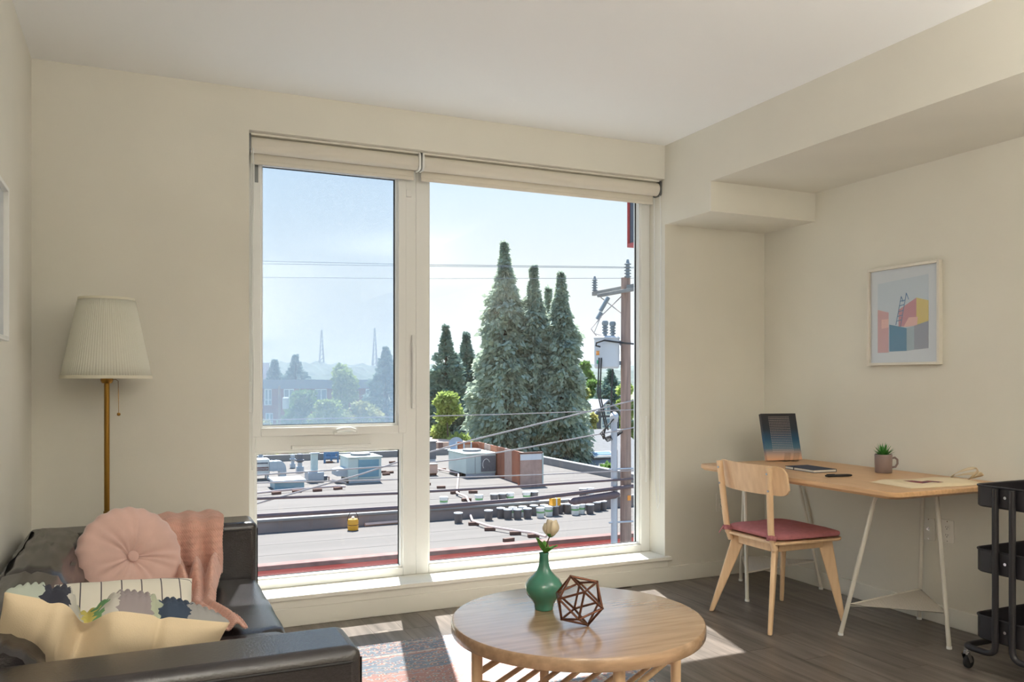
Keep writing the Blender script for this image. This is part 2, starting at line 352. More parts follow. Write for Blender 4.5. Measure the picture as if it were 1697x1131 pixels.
def resample(pts, n):
    P = [Vector((*p, 0)) for p in pts]; P.append(P[0]); L = [0]
    for a, b in zip(P, P[1:]): L.append(L[-1]+(b-a).length)
    out = []
    for i in range(n):
        t = L[-1]*i/n; k = max(j for j in range(len(L)-1) if L[j] <= t); f = (t-L[k])/(L[k+1]-L[k]); q = P[k].lerp(P[k+1], f); out.append((q.x, q.y))
    return out
def rpoly(pts, r, n=5):
    out = []; N = len(pts)
    for i in range(N):
        p, a, b = Vector(pts[i]), Vector(pts[i-1]), Vector(pts[(i+1) % N]); d0 = (a-p).normalized()*r; d1 = (b-p).normalized()*r
        for k in range(n+1): t = k/n; out.append(tuple((p+d0)*(1-t)**2+p*2*t*(1-t)+(p+d1)*t*t))
    return out
seatp = resample(rpoly([(-.25,.24),(sx1-.012,.24),(sx1-.004,.392),(.1,.402),(-.25,.392)], .035), 64)
backp = resample(rpoly([(-.40,.40),(-.14,.385),(-.155,.50),(-.225,.66),(-.36,.672),(-.41,.62)], .05), 64)
for a, b, ph in ((2.113, 2.938, 0), (2.942, 3.767, 1.7)):
    obj('seat_cushion', cushion_mesh(seatp, a, b, .0032, ph=ph), 'leather', sofa, ang=60)
    obj('back_cushion', cushion_mesh(backp, a, b, .010, ph=ph+.6), 'leather', sofa, ang=60)
for lx in (sx0+.07, sx1-.07):
    for yy in (1.98, 3.90): obj('leg', MB().cyl((lx, ly(yy), 0), (lx, ly(yy), .09), .018, .024), 'sofa_leg', sofa)
# round velvet cushion: flattened ball, pleats converge on a button
def pillow_round(R, T):
    m = MB(); nu, nv = 120, 44
    def f(u, v):
        a = 2*PI*u; th = PI*(v-.5)
        r = R*(abs(math.cos(th))**.62); z = T/2*math.copysign(abs(math.sin(th))**.8, th)
        q = r/R; pl = .5+.5*math.cos(15*a+1.6*math.sin(3*a)+.9*math.sin(7*a)); amp = .010*math.sin(PI*min(1, q*1.0))**.7*(.6+.4*math.sin(5*a+1))
        z -= math.copysign(1, z)*(amp*pl+.042*math.exp(-(q/.2)**2)+.012*math.exp(-(q/.5)**2)) if abs(z) > .002 else 0
        rr = r+.003*math.cos(22*a)*(q > .8)
        return (rr*math.cos(a), rr*math.sin(a), z)
    return m.grid(f, nu, nv, True)
def oriented(name, label, cat, c, xa, za, group=None):
    t = thing(name, label, cat, c, group=group); z = Vector(za).normalized(); x = Vector(xa); x = (x-z*x.dot(z)).normalized(); y = z.cross(x)
    t.rotation_euler = Matrix((x, y, z)).transposed().to_euler(); return t
rc = oriented('round_cushion', 'round dusty pink velvet cushion with a button in its pleated centre', 'cushion', (-.03, 3.475, .573), (1,0,-.1), (.42,-.9,.36))
obj('cover', pillow_round(.195, .13), 'pink_velvet', rc, ang=180)
obj('button', MB().lathe([(0,-.004),(.014,-.002),(.021,.006),(.019,.014),(.010,.019),(0,.020)], 24, (0,0,.024)), 'pink_velvet', rc)
# knit throw over the far arm
def throw():
    # centre line (y,z) from behind the arm, over it, down to the seat and forward
    path = [(4.005,.44),(4.01,.55),(4.0,.625),(3.95,.65),(3.87,.652),(3.79,.65),(3.752,.625),(3.742,.55),(3.735,.47),(3.70,.425),(3.62,.412),(3.52,.425),(3.42,.418),(3.32,.415),(3.2,.418),(3.05,.414),(2.92,.41)]
    P = [Vector((0, a, b)) for a, b in path]; L = [0]
    for a, b in zip(P, P[1:]): L.append(L[-1]+(b-a).length)
    m = MB(); nu, nv = 150, 420
    def f(u, v):
        s = L[-1]*v; k = max(j for j in range(len(L)-1) if L[j] <= s+1e-9); t = min(1, (s-L[k])/(L[k+1]-L[k]))
        p0, p1, p2, p3 = P[max(k-1,0)], P[k], P[k+1], P[min(k+2, len(P)-1)]
        q = .5*((2*p1)+(p2-p0)*t+(2*p0-5*p1+4*p2-p3)*t*t+(3*p1-p0-3*p2+p3)*t**3); tg = (p2-p1).normalized(); nn = Vector((0, tg.z, -tg.y))
        if nn.dot(Vector((0,-.6,.8))) < 0 and k > 3: nn = -nn
        w = .135-.028*ss(.38,.5,v)-.04*ss(.52,.7,v)+.02*ss(.85,1,v); cx = .197+.012*ss(.4,.55,v)-.01*ss(.5,.65,v)+.055*ss(.75,.98,v)
        x = (u-.5)*2
        # folds (gathers) grow towards the seat
        fold = (.014+.016*ss(.28,.42,v)+.012*ss(.42,.52,v)*(1-ss(.62,.8,v)))*(1+math.sin(PI*3.2*x+1.4*v+.6*math.sin(v*9)))*ss(0,.15,v)*(1-.65*ss(.52,.72,v))
        bunch = .017*ss(.42,.5,v)*(1-ss(.6,.75,v))*(1+math.sin(s*24+2.5*x))
        off = .006+fold*(.35+.65*ss(.25,.45,v))+bunch
        # garter stitch bumps
        off += .0035*(math.sin(2*PI*s/.0125+math.pi*(int(u*60) % 2))*abs(math.sin(PI*u*30)))+.0015*math.sin(2*PI*s/.025)
        return (cx+x*w+.006*math.sin(s*21), q.y+nn.y*off, q.z+nn.z*off-.0)
    return m.grid(f, nu, nv)
tt = thing('knit_throw', 'salmon pink chunky knit throw draped over the far sofa arm and seat', 'blanket', (.2, 3.87, .65))
mm = throw(); mm.v = [(a-.2, b-3.87, c-.65) for a, b, c in mm.v]
obj('knit_cloth', mm, 'pink_knit', tt, ang=180, solid=.006)
# square pillows
def pil(W, H, T, side, n=56, dents=(), knit=0, wr=.003):
    m = MB()
    def f(u, v):
        x, y = 2*u-1, 2*v-1
        k = (max(0,1-abs(x)**2.6)*max(0,1-abs(y)**2.6))**.42
        px = x*W/2*(1-.045*(1-y*y)*1.0*abs(x)**3); py = y*H/2*(1-.05*(1-x*x)*abs(y)**3)
        z = T/2*k
        for dx, dy, dr, dd in dents: z -= dd*math.exp(-((x-dx)**2/(dr[0]**2)+(y-dy)**2/(dr[1]**2)))*min(1, k*2.5)
        for dx, dy, dr, dd in dents: py -= .9*dd*math.exp(-((x-dx)**2/dr[0]**2))*ss(-.1,1,y)
        z += wr*k*math.sin(9*x+4*y)*math.sin(5*y-3*x)
        if knit: z += knit*abs(math.sin(PI*x*W/2/.016))*(.6+.4*math.sin(2*PI*y*H/2/.012+PI*(int((x+1)*W/2/.016) % 2)))*min(1, k*3)
        return (px, py, side*max(z, .0015*k))
    return m.grid(f, n, n)
def bandmat(name, axis, stops, rough=.9):
    m = bpy.data.materials.new(name); m.use_nodes = True; t = m.node_tree; b = t.nodes['Principled BSDF']; b.inputs['Roughness'].default_value = rough
    tcn = t.nodes.new('ShaderNodeTexCoord'); sp = t.nodes.new('ShaderNodeSeparateXYZ'); t.links.new(tcn.outputs['Generated'], sp.inputs[0])
    no = t.nodes.new('ShaderNodeTexNoise'); no.inputs['Scale'].default_value = 6; ma = t.nodes.new('ShaderNodeMath'); ma.operation = 'MULTIPLY_ADD'; ma.inputs[1].default_value = .12
    t.links.new(tcn.outputs['Generated'], no.inputs[0]); t.links.new(no.outputs['Fac'], ma.inputs[0]); t.links.new(sp.outputs[axis], ma.inputs[2])
    r = t.nodes.new('ShaderNodeValToRGB'); r.color_ramp.interpolation = 'CONSTANT'; e = r.color_ramp.elements
    for i, (p, c) in enumerate(stops):
        q = e[i] if i < 2 else e.new(p); q.position = p; q.color = (*srgb(c), 1)
    t.links.new(ma.outputs[0], r.inputs[0]); t.links.new(r.outputs[0], b.inputs['Base Color']); M[name] = m
bandmat('knit_bands', 0, [(0,(176,184,172)),(.20,(52,54,66)),(.32,(196,192,182)),(.40,(214,200,110)),(.45,(110,160,110)),(.48,(200,196,188)),(.53,(150,140,142)),(.68,(178,184,160)),(.73,(58,72,92)),(.86,(156,154,152))])
kp = oriented('knit_front_pillow', 'cream canvas pillow with a multicoloured chunky knit front, dented on top', 'pillow', (-.085, 2.335, .530), (1,.06,-.27), (-.10,-.74,-.50))
D = [(-.28, 1.0, (.14,.6), .065), (.35, .6, (.05,.5), .012), (-.62, .4, (.06,.5), .012)]
obj('canvas_back', pil(.51, .43, .17, 1, n=90, dents=D, wr=.008), 'canvas_cream', kp, ang=180)
obj('knit_front', pil(.51, .43, .27, -1, n=190, dents=D, knit=.011), 'knit_bands', kp, ang=180)
# striped pillow: lines printed on the cover
m = bpy.data.materials.new('striped_cotton'); m.use_nodes = True; t = m.node_tree; b = t.nodes['Principled BSDF']; b.inputs['Roughness'].default_value = .9
tcn = t.nodes.new('ShaderNodeTexCoord'); sp = t.nodes.new('ShaderNodeSeparateXYZ'); t.links.new(tcn.outputs['Object'], sp.inputs[0])
def line(axis, period, width, off=0.0):
    a = t.nodes.new('ShaderNodeMath'); a.operation = 'ADD'; a.inputs[1].default_value = off+10; t.links.new(sp.outputs[axis], a.inputs[0])
    c = t.nodes.new('ShaderNodeMath'); c.operation = 'MODULO'; c.inputs[1].default_value = period; t.links.new(a.outputs[0], c.inputs[0])
    d = t.nodes.new('ShaderNodeMath'); d.operation = 'LESS_THAN'; d.inputs[1].default_value = width; t.links.new(c.outputs[0], d.inputs[0]); return d.outputs[0]
mx = t.nodes.new('ShaderNodeMath'); mx.operation = 'MAXIMUM'; t.links.new(line(0, .055, .0035), mx.inputs[0]); t.links.new(line(1, .15, .003, .04), mx.inputs[1])
mc = t.nodes.new('ShaderNodeMix'); mc.data_type = 'RGBA'; mc.inputs[6].default_value = (*srgb((232,226,212)), 1); mc.inputs[7].default_value = (*srgb((92,86,90)), 1)
t.links.new(mx.outputs[0], mc.inputs[0]); t.links.new(mc.outputs[2], b.inputs['Base Color']); M['striped_cotton'] = m
sp_ = oriented('striped_pillow', 'white cotton pillow with thin charcoal line grid, behind the knit pillow', 'pillow', (-.06, 2.70, .505), (1,.03,-.02), (.06,-.55,.62))
obj('front_cover', pil(.44, .36, .16, 1, wr=.004), 'striped_cotton', sp_, ang=180); obj('back_cover', pil(.44, .36, .14, -1), 'striped_cotton', sp_, ang=180)
# floor lamp
lampx, lampy = -.1265, 4.10
lp = thing('floor_lamp', 'brass floor lamp with pleated cream shade and pull cord', 'floor lamp', (lampx, lampy, 0))
obj('base', MB().lathe([(0,0),(.115,0),(.12,.006),(.118,.014),(.05,.022),(.02,.034),(.0,.036)], 36), 'brass', lp)
obj('pole', MB().cyl((0,0,.03), (0,0,.66), .0125).cyl((0,0,.655), (0,0,.668), .0145).cyl((0,0,.665), (0,0,1.26), .0115), 'brass', lp)
obj('socket', MB().lathe([(0,1.235),(.02,1.235),(.026,1.245),(.026,1.262),(.018,1.27),(.018,1.33),(0,1.33)], 24), 'brass', lp)
def shd(u, v):
    n = 96; a = 2*PI*u; z = 1.262+.346*v; r = .183*(1-v)+.113*v+.0012*math.cos(n*a)
    return (r*math.cos(a), r*math.sin(a), z)
sh = obj('lamp_shade', MB().grid(shd, 480, 6, True), 'lamp_shade', lp, ang=180, solid=.0015)
obj('trim_band', MB().lathe([(.180,1.256),(.187,1.256),(.186,1.270),(.180,1.270),(.180,1.256)], 64), 'shade_rim', sh); rm = MB().lathe([(.110,1.602),(.1165,1.602),(.115,1.613),(.110,1.613),(.110,1.602)], 64)
obj('trim_band', rm, 'shade_rim', sh)
sp2 = MB()
for k in range(3): a = 2*PI*k/3; sp2.cyl((0,0,1.325), (.115*math.cos(a), .115*math.sin(a), 1.59), .002, n=6)
obj('shade_carrier', sp2, 'brass', lp)
obj('bulb', MB().lathe([(0,1.33),(.013,1.33),(.016,1.36),(.03,1.395),(.03,1.42),(.018,1.445),(0,1.45)], 20), 'vinyl_white', lp)
pc = MB(); px_, py_ = .046, -.03; pc.tube([(.02,-.012,1.25),(.036,-.024,1.252),(px_,py_,1.245),(px_+.002,py_,1.105)], .0013, 5)
obj('pull_cord', pc, 'brass', lp); obj('cord_ball', MB().lathe([(0,-.008),(.006,-.006),(.008,0),(.006,.006),(0,.008)], 14, (px_+.002,py_,1.098)), 'brass', lp)
# picture on the left wall
fr = thing('picture_frame', 'white framed picture on the left wall, mostly out of frame', 'picture', (XL, 3.11, 1.385))
obj('frame', ring(-.265, .265, 0, .535, .016, .016, .016, .016, 0, .028).xf(Matrix.Rotation(PI/2, 4, 'Z')).xf(Matrix.Translation((.028,0,0))), 'vinyl_white', fr, bevel=.002)
mat('sketch_paper', (206,208,210), .6, var=.05, scale=6)
obj('print', box(.002, .012, -.25, .25, .015, .52), 'sketch_paper', fr)
# ================================================================ coffee table
ctx, cty, ctz, ctr = 1.353, 2.472, .45, .425
ct = thing('coffee_table', 'round oak coffee table with a rail shelf below', 'coffee table', (ctx, cty, 0))
obj('table_top', MB().lathe([(0,.402),(.40,.402),(.422,.408),(.425,.414),(.425,.443),(.421,.449),(.416,.45),(0,.45)], 96), 'oak', ct)
LG = {}
for nm, a in (('l', 180+20), ('n', 270+16), ('r', 0+12), ('f', 90+16)):
    a = math.radians(a-24.2); r = .355; LG[nm] = Vector((r*math.cos(a), r*math.sin(a), 0))
    obj('leg', MB().cyl(LG[nm], LG[nm]+Vector((0,0,.404)), .0165, .0185, n=18), 'birch', ct)
zs = .27; rails = []
for a, b in (('l','n'), ('f','r')):
    A, B = LG[a]+Vector((0,0,zs)), LG[b]+Vector((0,0,zs)); obj('rail', MB().cyl(A, B, .0115), 'birch', ct); rails.append((A, B))
for k in range(1, 8):
    t = k/8; obj('shelf_rung', MB().cyl(rails[0][0].lerp(rails[0][1], t), rails[1][0].lerp(rails[1][1], t), .0085), 'birch', ct)
for a, b in (('l','f'), ('n','r')): obj('stretcher', MB().cyl(LG[a]+Vector((0,0,zs+.03)), LG[b]+Vector((0,0,zs+.03)), .0105), 'birch', ct)
M['oak'].node_tree.nodes['Principled BSDF'].inputs['Coat Roughness'].default_value = .2
# vase
mat('celadon', (62,128,108), .08, var=.25, scale=3, coat=.6, stretch=(1,1,3))
mat('petal', (240,226,200), .7, trans=.25, var=.05, scale=30)
mat('leaf', (112,168,80), .5, trans=.25, var=.25, scale=40)
mat('stem', (92,70,44), .6)
vx, vy = 1.291, 2.60
vs_ = thing('vase', 'glossy green ceramic bottle vase with narrow neck on the coffee table', 'vase', (vx, vy, .45))
obj('body', MB().lathe([(0,.0),(.031,.0),(.033,.003),(.034,.012),(.036,.022),(.046,.036),(.059,.052),(.066,.072),(.064,.090),(.054,.106),(.038,.121),(.026,.134),(.0195,.150),(.0165,.168),(.0155,.185),(.0165,.193),(.0175,.196),(.0165,.197),(.0135,.194),(.0125,.18),(.014,.16),(.018,.14),(0,.12)], 48), 'celadon', vs_, ang=70)
fw = thing('rose', 'single cream artificial rose standing in the green vase', 'flower', (vx, vy, .60))
obj('stem', MB().tube([(0,0,-.02),(.004,-.002,.05),(.012,-.004,.085),(.022,-.004,.105)], .0022, 6), 'stem', fw)
cx, cz = .026, .130
for k in range(11):
    a = k*2.4; ring_ = k/10; m = MB(); r0 = .009+.021*ring_; hh = .027+.004*math.sin(k*2)
    def pt(u, v, a=a, r0=r0, hh=hh, ring_=ring_):
        an = a+(u-.5)*1.75; r = r0*math.sin(PI*(.13+.66*v))*(1+.05*math.sin(u*7))+.004*ring_*ss(.8,1,v)
        return (cx+r*math.cos(an), r*math.sin(an), cz-.026+hh*1.9*v*(1-.16*(2*u-1)**2))
    obj('petal', m.grid(pt, 9, 8), 'petal', fw, ang=180, solid=.0008)
obj('sepal', MB().lathe([(0,-.030),(.005,-.031),(.015,-.024),(.020,-.016),(.012,-.02),(0,-.02)], 14, (cx,0,cz)), 'leaf', fw)
for k, (a, ln, tz) in enumerate(((3.5,.046,.05), (1.2,.04,.03), (5.7,.056,.02), (2.5,.04,.045), (4.6,.045,.02), (.2,.05,.012))):
    def lf(u, v, a=a, ln=ln, tz=tz):
        w = .015*math.sin(PI*min(1, v*.97+.03))**.8*(u-.5)*2; s = ln*v
        return (.004+s*math.cos(a)*.8-w*math.sin(a), s*math.sin(a)*.8+w*math.cos(a), .045+tz*v+.012*math.sin(v*2)-.003*abs(u-.5)*4*v)
    obj('leaf', MB().grid(lf, 7, 8), 'leaf', fw, ang=180, solid=.0006)
# copper wire icosahedron
mat('copper', (112,74,58), .35, metal=.75)
gx, gy = 1.307, 2.374
ic = thing('wire_icosahedron', 'copper wire polyhedron ornament beside the vase', 'ornament', (gx, gy, .45))
ph = (1+5**.5)/2; V = [Vector(p).normalized() for p in ([(0,a,b*ph) for a in (-1,1) for b in (-1,1)]+[(a,b*ph,0) for a in (-1,1) for b in (-1,1)]+[(b*ph,0,a) for a in (-1,1) for b in (-1,1)])]
R = .0835; rot = (Vector((0,.0,-1))).rotation_difference(Vector((0,0,-1)))
fd = (V[0]+V[1]*.0).normalized()
q0 = V[4].rotation_difference(Vector((.18,-.28,-.94)).normalized()); q1 = Matrix.Rotation(.5, 3, 'Z')
V = [q1@(q0@v) for v in V]; zmin = min(v.z for v in V)
V = [Vector((v.x*R, v.y*R, (v.z-zmin)*R+.004)) for v in V]
eds = [(i, j) for i in range(12) for j in range(i) if (V[i]-V[j]).length < R*1.2]
for i, j in eds: obj('wire', MB().cyl(V[i], V[j], .0038, n=8), 'copper', ic)
for v in V: obj('joint', MB().lathe([(0,-.0048),(.004,-.003),(.0048,0),(.004,.003),(0,.0048)], 8, v), 'copper', ic)
# rug
m = bpy.data.materials.new('persian_rug'); m.use_nodes = True; t = m.node_tree; b = t.nodes['Principled BSDF']; b.inputs['Roughness'].default_value = .95
tcn = t.nodes.new('ShaderNodeTexCoord'); sp = t.nodes.new('ShaderNodeSeparateXYZ'); t.links.new(tcn.outputs['Generated'], sp.inputs[0])
def mt(op, a, bv):
    n = t.nodes.new('ShaderNodeMath'); n.operation = op; t.links.new(a, n.inputs[0])
    if isinstance(bv, (int, float)): n.inputs[1].default_value = bv
    else: t.links.new(bv, n.inputs[1])
    return n.outputs[0]
ex = mt('MINIMUM', sp.outputs[0], mt('SUBTRACT', mt('MULTIPLY', sp.outputs[0], -1.0), -1.0)); ex = mt('MULTIPLY', ex, 1.75)
ey = mt('MINIMUM', sp.outputs[1], mt('SUBTRACT', mt('MULTIPLY', sp.outputs[1], -1.0), -1.0)); ey = mt('MULTIPLY', ey, 2.3)
ed = mt('MINIMUM', ex, ey)
r = t.nodes.new('ShaderNodeValToRGB'); r.color_ramp.interpolation = 'CONSTANT'; e = r.color_ramp.elements
for i, (p, c) in enumerate([(0,(66,84,106)),(.03,(196,184,170)),(.04,(84,104,126)),(.17,(200,186,170)),(.19,(160,104,96)),(.21,(96,116,136)),(.40,(170,112,102))]):
    q = e[i] if i < 2 else e.new(p); q.position = p; q.color = (*srgb(c), 1)
t.links.new(ed, r.inputs[0])
vo = t.nodes.new('ShaderNodeTexVoronoi'); vo.inputs['Scale'].default_value = 22; vo.inputs['Randomness'].default_value = .45; t.links.new(tcn.outputs['Object'], vo.inputs['Vector'])
wv = t.nodes.new('ShaderNodeTexWave'); wv.wave_type = 'RINGS'; wv.inputs['Scale'].default_value = 7; wv.inputs['Distortion'].default_value = 9; wv.inputs['Detail'].default_value = 2; wv.inputs['Detail Scale'].default_value = 3; t.links.new(tcn.outputs['Object'], wv.inputs['Vector'])
r2 = t.nodes.new('ShaderNodeValToRGB'); r2.color_ramp.interpolation = 'CONSTANT'; e = r2.color_ramp.elements
for i, (p, c) in enumerate([(0,(72,86,104)),(.22,(205,192,176)),(.30,(168,108,96)),(.5,(200,190,178)),(.56,(120,140,156))]):
    q = e[i] if i < 2 else e.new(p); q.position = p; q.color = (*srgb(c), 1)
t.links.new(vo.outputs['Distance'], r2.inputs[0])
mxa = t.nodes.new('ShaderNodeMix'); mxa.data_type = 'RGBA'; g_ = mt('GREATER_THAN', wv.outputs['Fac'], .55); t.links.new(mt('MULTIPLY', g_, .85), mxa.inputs[0]); t.links.new(r.outputs[0], mxa.inputs[6]); t.links.new(r2.outputs[0], mxa.inputs[7])
nz = t.nodes.new('ShaderNodeTexNoise'); nz.inputs['Scale'].default_value = 5; nz.inputs['Detail'].default_value = 6; t.links.new(tcn.outputs['Object'], nz.inputs['Vector'])
mxb = t.nodes.new('ShaderNodeMix'); mxb.data_type = 'RGBA'; mxb.inputs[7].default_value = (*srgb((186,180,176)), 1); t.links.new(mt('MULTIPLY', nz.outputs['Fac'], .6), mxb.inputs[0]); t.links.new(mxa.outputs[2], mxb.inputs[6]); t.links.new(mxb.outputs[2], b.inputs['Base Color']); M['persian_rug'] = m
rg = obj('rug', MB().prism(rrect(-.875, .875, -1.15, 1.15, .01), 0, .009), 'persian_rug', bevel=.003); rg.location = (1.075, 2.67, .0005)
tag(rg, 'faded blue and red patterned rug under the coffee table', 'rug')
# ================================================================ desk corner
mat('desk_oak', (208,164,118), .4, var=.10, scale=4, stretch=(16,1.0,16), bump=.03, bscale=9, col2=(222,180,136))
mat('white_steel', (226,220,208), .4)
mat('black_steel', (38,36,40), .42, bump=.03, bscale=300)
mat('chrome', (200,200,204), .18, metal=1)
mat('rubber', (24,24,26), .6)
mat('pink_cotton', (184,116,120), .85, var=.1, scale=30, bump=.12, bscale=260)
def undercut_top(poly, z1, th, inset):
    # table board: full outline on top, underside chamfered inwards
    n = len(poly); cx = sum(p[0] for p in poly)/n; cy = sum(p[1] for p in poly)/n
    def ins(p, d): L = math.hypot(p[0]-cx, p[1]-cy); return (p[0]-(p[0]-cx)/L*d, p[1]-(p[1]-cy)/L*d)
    L0 = [(*ins(p, .003), z1) for p in poly]; L1 = [(*p, z1-.003) for p in poly]; L2 = [(*p, z1-th*.62) for p in poly]; L3 = [(*ins(p, inset), z1-th) for p in poly]
    m = MB(); fs = [tuple(range(n)), tuple(range(4*n-1, 3*n-1, -1))]
    for k in range(3): fs += [(k*n+i, (k+1)*n+i, (k+1)*n+(i+1) % n, k*n+(i+1) % n) for i in range(n)]
    return m.add(L0+L1+L2+L3, fs)
DZ = .762
dt = thing('desk', '', '', (3.357, 3.278, DZ)); obj('desk_top', undercut_top(rrect(-.387, .387, -.693, .693, .045, 8), 0, .032, .02), 'desk_oak', dt)
tag(dt, 'oak desk board with rounded corners resting on two white trestles', 'desk')
def arc(p, q, r, n=6):  # helper: fillet polyline corners
    pass
def fillet(pts, r, n=6):
    P = [Vector(p) for p in pts]; out = [P[0]]
    for i in range(1, len(P)-1):
        a = (P[i-1]-P[i]); b = (P[i+1]-P[i]); ra = min(r, a.length*.45, b.length*.45); a = P[i]+a.normalized()*ra; b = P[i]+b.normalized()*ra
        out += [a*(1-t)**2+P[i]*2*t*(1-t)+b*t*t for t in [k/n for k in range(n+1)]]
    return out+[P[-1]]
def make_trestle():
    t = thing('trestle', 'white steel trestle carrying the near end of the desk', 'trestle', (3.4275, 2.95, 0), group='desk trestles')
    zt = .719
    L0, O0, R0 = Vector((-.29,.104,.006)), Vector((.008,-.26,.006)), Vector((.29,.136,.006))
    L1, O1, R1 = Vector((-.30,-.12,zt)), Vector((.085,-.13,zt)), Vector((.275,.10,zt))
    obj('leg', MB().tube(fillet([L0, L1, (L1+O1)/2], .04), .0105, 12), 'white_steel', t)
    obj('leg', MB().tube(fillet([O0, O1, (L1+O1)/2], .04), .0105, 12), 'white_steel', t)
    obj('leg', MB().tube(fillet([R0, R1, O1*.7+L1*.3], .04), .0105, 12), 'white_steel', t)
    zs = .155; k = zs/zt; A, B, D = L0.lerp(L1, k), O0.lerp(O1, k), R0.lerp(R1, k)
    rim = obj('shelf_rim', MB().tube([A, B, D], .0055, 8, closed=True), 'white_steel', t)
    # perforated triangle: thin strips crossing on two directions
    g = MB(); N = 26
    for s0, s1, s2 in ((A, B, D), (B, D, A)):
        for i in range(1, N): f = i/N; g.bar(s0.lerp(s1, f), s0.lerp(s2, f), .0065, .0012)
    for i in range(1, N): f = i/N; g.bar(D.lerp(A, f), D.lerp(B, f), .0065, .0012)
    obj('shelf_mesh', g, 'white_steel', t, smooth=False, kind='stuff')
    for p in (L0, O0, R0): obj('foot', MB().cyl((p.x, p.y, 0), (p.x, p.y, .012), .0125), 'vinyl_white', t)
    return t
tr = make_trestle()
dup(tr, (3.4255, 3.873, 0), PI, 'white steel trestle under the far end of the desk, behind the chair')
# ---- chair
ch = thing('desk_chair', 'pale birch desk chair with curved back plate at the desk', 'chair', (3.09, 3.42, 0))
def lc(x, y, z): return Vector((x-3.09, y-3.42, z))
def leg(b, t_, wb, wt, round_=False):
    m = MB(); ax = (Vector(b)-Vector(t_)); 
    d = Vector((b[0]-t_[0], b[1]-t_[1], 0)); d = d.normalized() if d.length > .01 else Vector((1,0,0)); s = Vector((-d.y, d.x, 0))
    vs = []
    for p, w_, th in ((t_, wt, .026), (b, wb, .022)):
        vs += [Vector(p)+d*(a*w_/2)+s*(c*th/2) for a, c in ((-1,-1),(1,-1),(1,1),(-1,1))]
    return m.add(vs, [(0,1,2,3),(7,6,5,4)]+[(i, i+4, (i+1) % 4+4, (i+1) % 4) for i in range(4)])
for b, t_ in (((2.823,3.655,0), (2.945,3.565,.425)), ((2.819,3.193,0), (2.935,3.285,.425)), ((3.32,3.665,0), (3.255,3.575,.425)), ((3.322,3.215,0), (3.255,3.28,.425))):
    obj('leg', leg(lc(*b), lc(*t_), .024, .076), 'birch', ch, bevel=.007, seg=3)
for y, yt in ((3.245, 3.222), (3.585, 3.605)):
    po = obj('back_post', MB().tube(fillet([lc(2.90,y,.40), lc(2.872,y,.47), lc(2.838,yt,.818)], .05), .0165, 14), 'birch', ch)
    for z in (.70, .785):
        xx = 2.872-(z-.47)/(.818-.47)*.034
        obj('screw', MB().cyl(lc(xx-.018, y+(yt-y)*.8-.003, z), lc(xx-.013, y+(yt-y)*.8-.003, z), .006, n=10), 'chrome', po)
for a, b in (((2.93,3.30,.405), (2.93,3.55,.405)), ((3.25,3.30,.405), (3.25,3.55,.405)), ((2.95,3.285,.405), (3.25,3.285,.405)), ((2.95,3.57,.405), (3.25,3.57,.405))):
    obj('apron', MB().bar(lc(*a), lc(*b), .02, .05), 'birch', ch, bevel=.003)
seatpoly = [(2.875,3.24),(2.90,3.205),(3.02,3.20),(3.27,3.185),(3.312,3.215),(3.318,3.42),(3.312,3.63),(3.27,3.66),(3.02,3.645),(2.90,3.64),(2.875,3.60)]
seatpoly = [(a-3.09, b-3.42) for a, b in seatpoly]
obj('seat', MB().prism(rpoly(seatpoly, .02, 3), .428, .442), 'birch', ch, bevel=.004)
def plate(side):
    def f(u, v):
        y = (u-.5)*.50; cornx = 1-max(0, abs(2*u-1)-.80)/.2; zlo, zhi = .672, .822
        sq = math.sqrt(max(0, 1-(1-min(1, cornx))**2)); hz = (zhi-zlo)/2*(.55+.45*sq); zc = (zlo+zhi)/2-.0
        z = zc+(2*v-1)*hz; x = -.205+.055*(abs(y)/.25)**2-.03*(z-.67)/.15-.012
        return (x+side*.0055, y-.0, z)
    return f
m = MB(); m.grid(plate(1), 40, 12); n0 = len(m.v); m.grid(plate(-1), 40, 12); m.f = m.f[:len(m.f)//2]+[f[::-1] for f in m.f[len(m.f)//2:]]
per = [i for i in range(40)]+[j*40+39 for j in range(1, 12)]+[11*40+i for i in range(38, -1, -1)]+[j*40 for j in range(10, 0, -1)]
m.f += [(a, b, b+n0, a+n0) for a, b in zip(per, per[1:]+per[:1])]
obj('backrest', m, 'birch', ch)
# seat cushion with ties
sc = thing('seat_cushion', 'dusty rose tufted seat pad tied to the birch chair', 'cushion', (3.10, 3.42, .443))
def pad(u, v):
    a = 2*PI*u; th = PI*(v-.5); cx_ = abs(math.cos(a))**.22*math.copysign(1, math.cos(a)); sy_ = abs(math.sin(a))**.22*math.copysign(1, math.sin(a))
    k = abs(math.cos(th))**.32; x, y = cx_*.208*k, sy_*.218*k*(1-.05*cx_*-1)
    z = .019+.019*math.copysign(abs(math.sin(th))**.55, th)
    if th > 0:
        for tx, ty in ((-.08,-.09),(.09,-.09),(-.08,.09),(.09,.09)): z -= .012*math.exp(-((x-tx)**2+(y-ty)**2)/.0012)
        z += .002*math.sin(30*x+9*y)*math.sin(26*y)
    return (x, y, z)
obj('pad', MB().grid(pad, 96, 22, True), 'pink_cotton', sc, ang=75)
for tx, ty in ((-.08,-.09),(.09,-.09),(-.08,.09),(.09,.09)): obj('tuft', MB().lathe([(0,-.002),(.006,0),(.004,.003),(0,.004)], 10, (tx,ty,.026)), 'pink_cotton', sc)
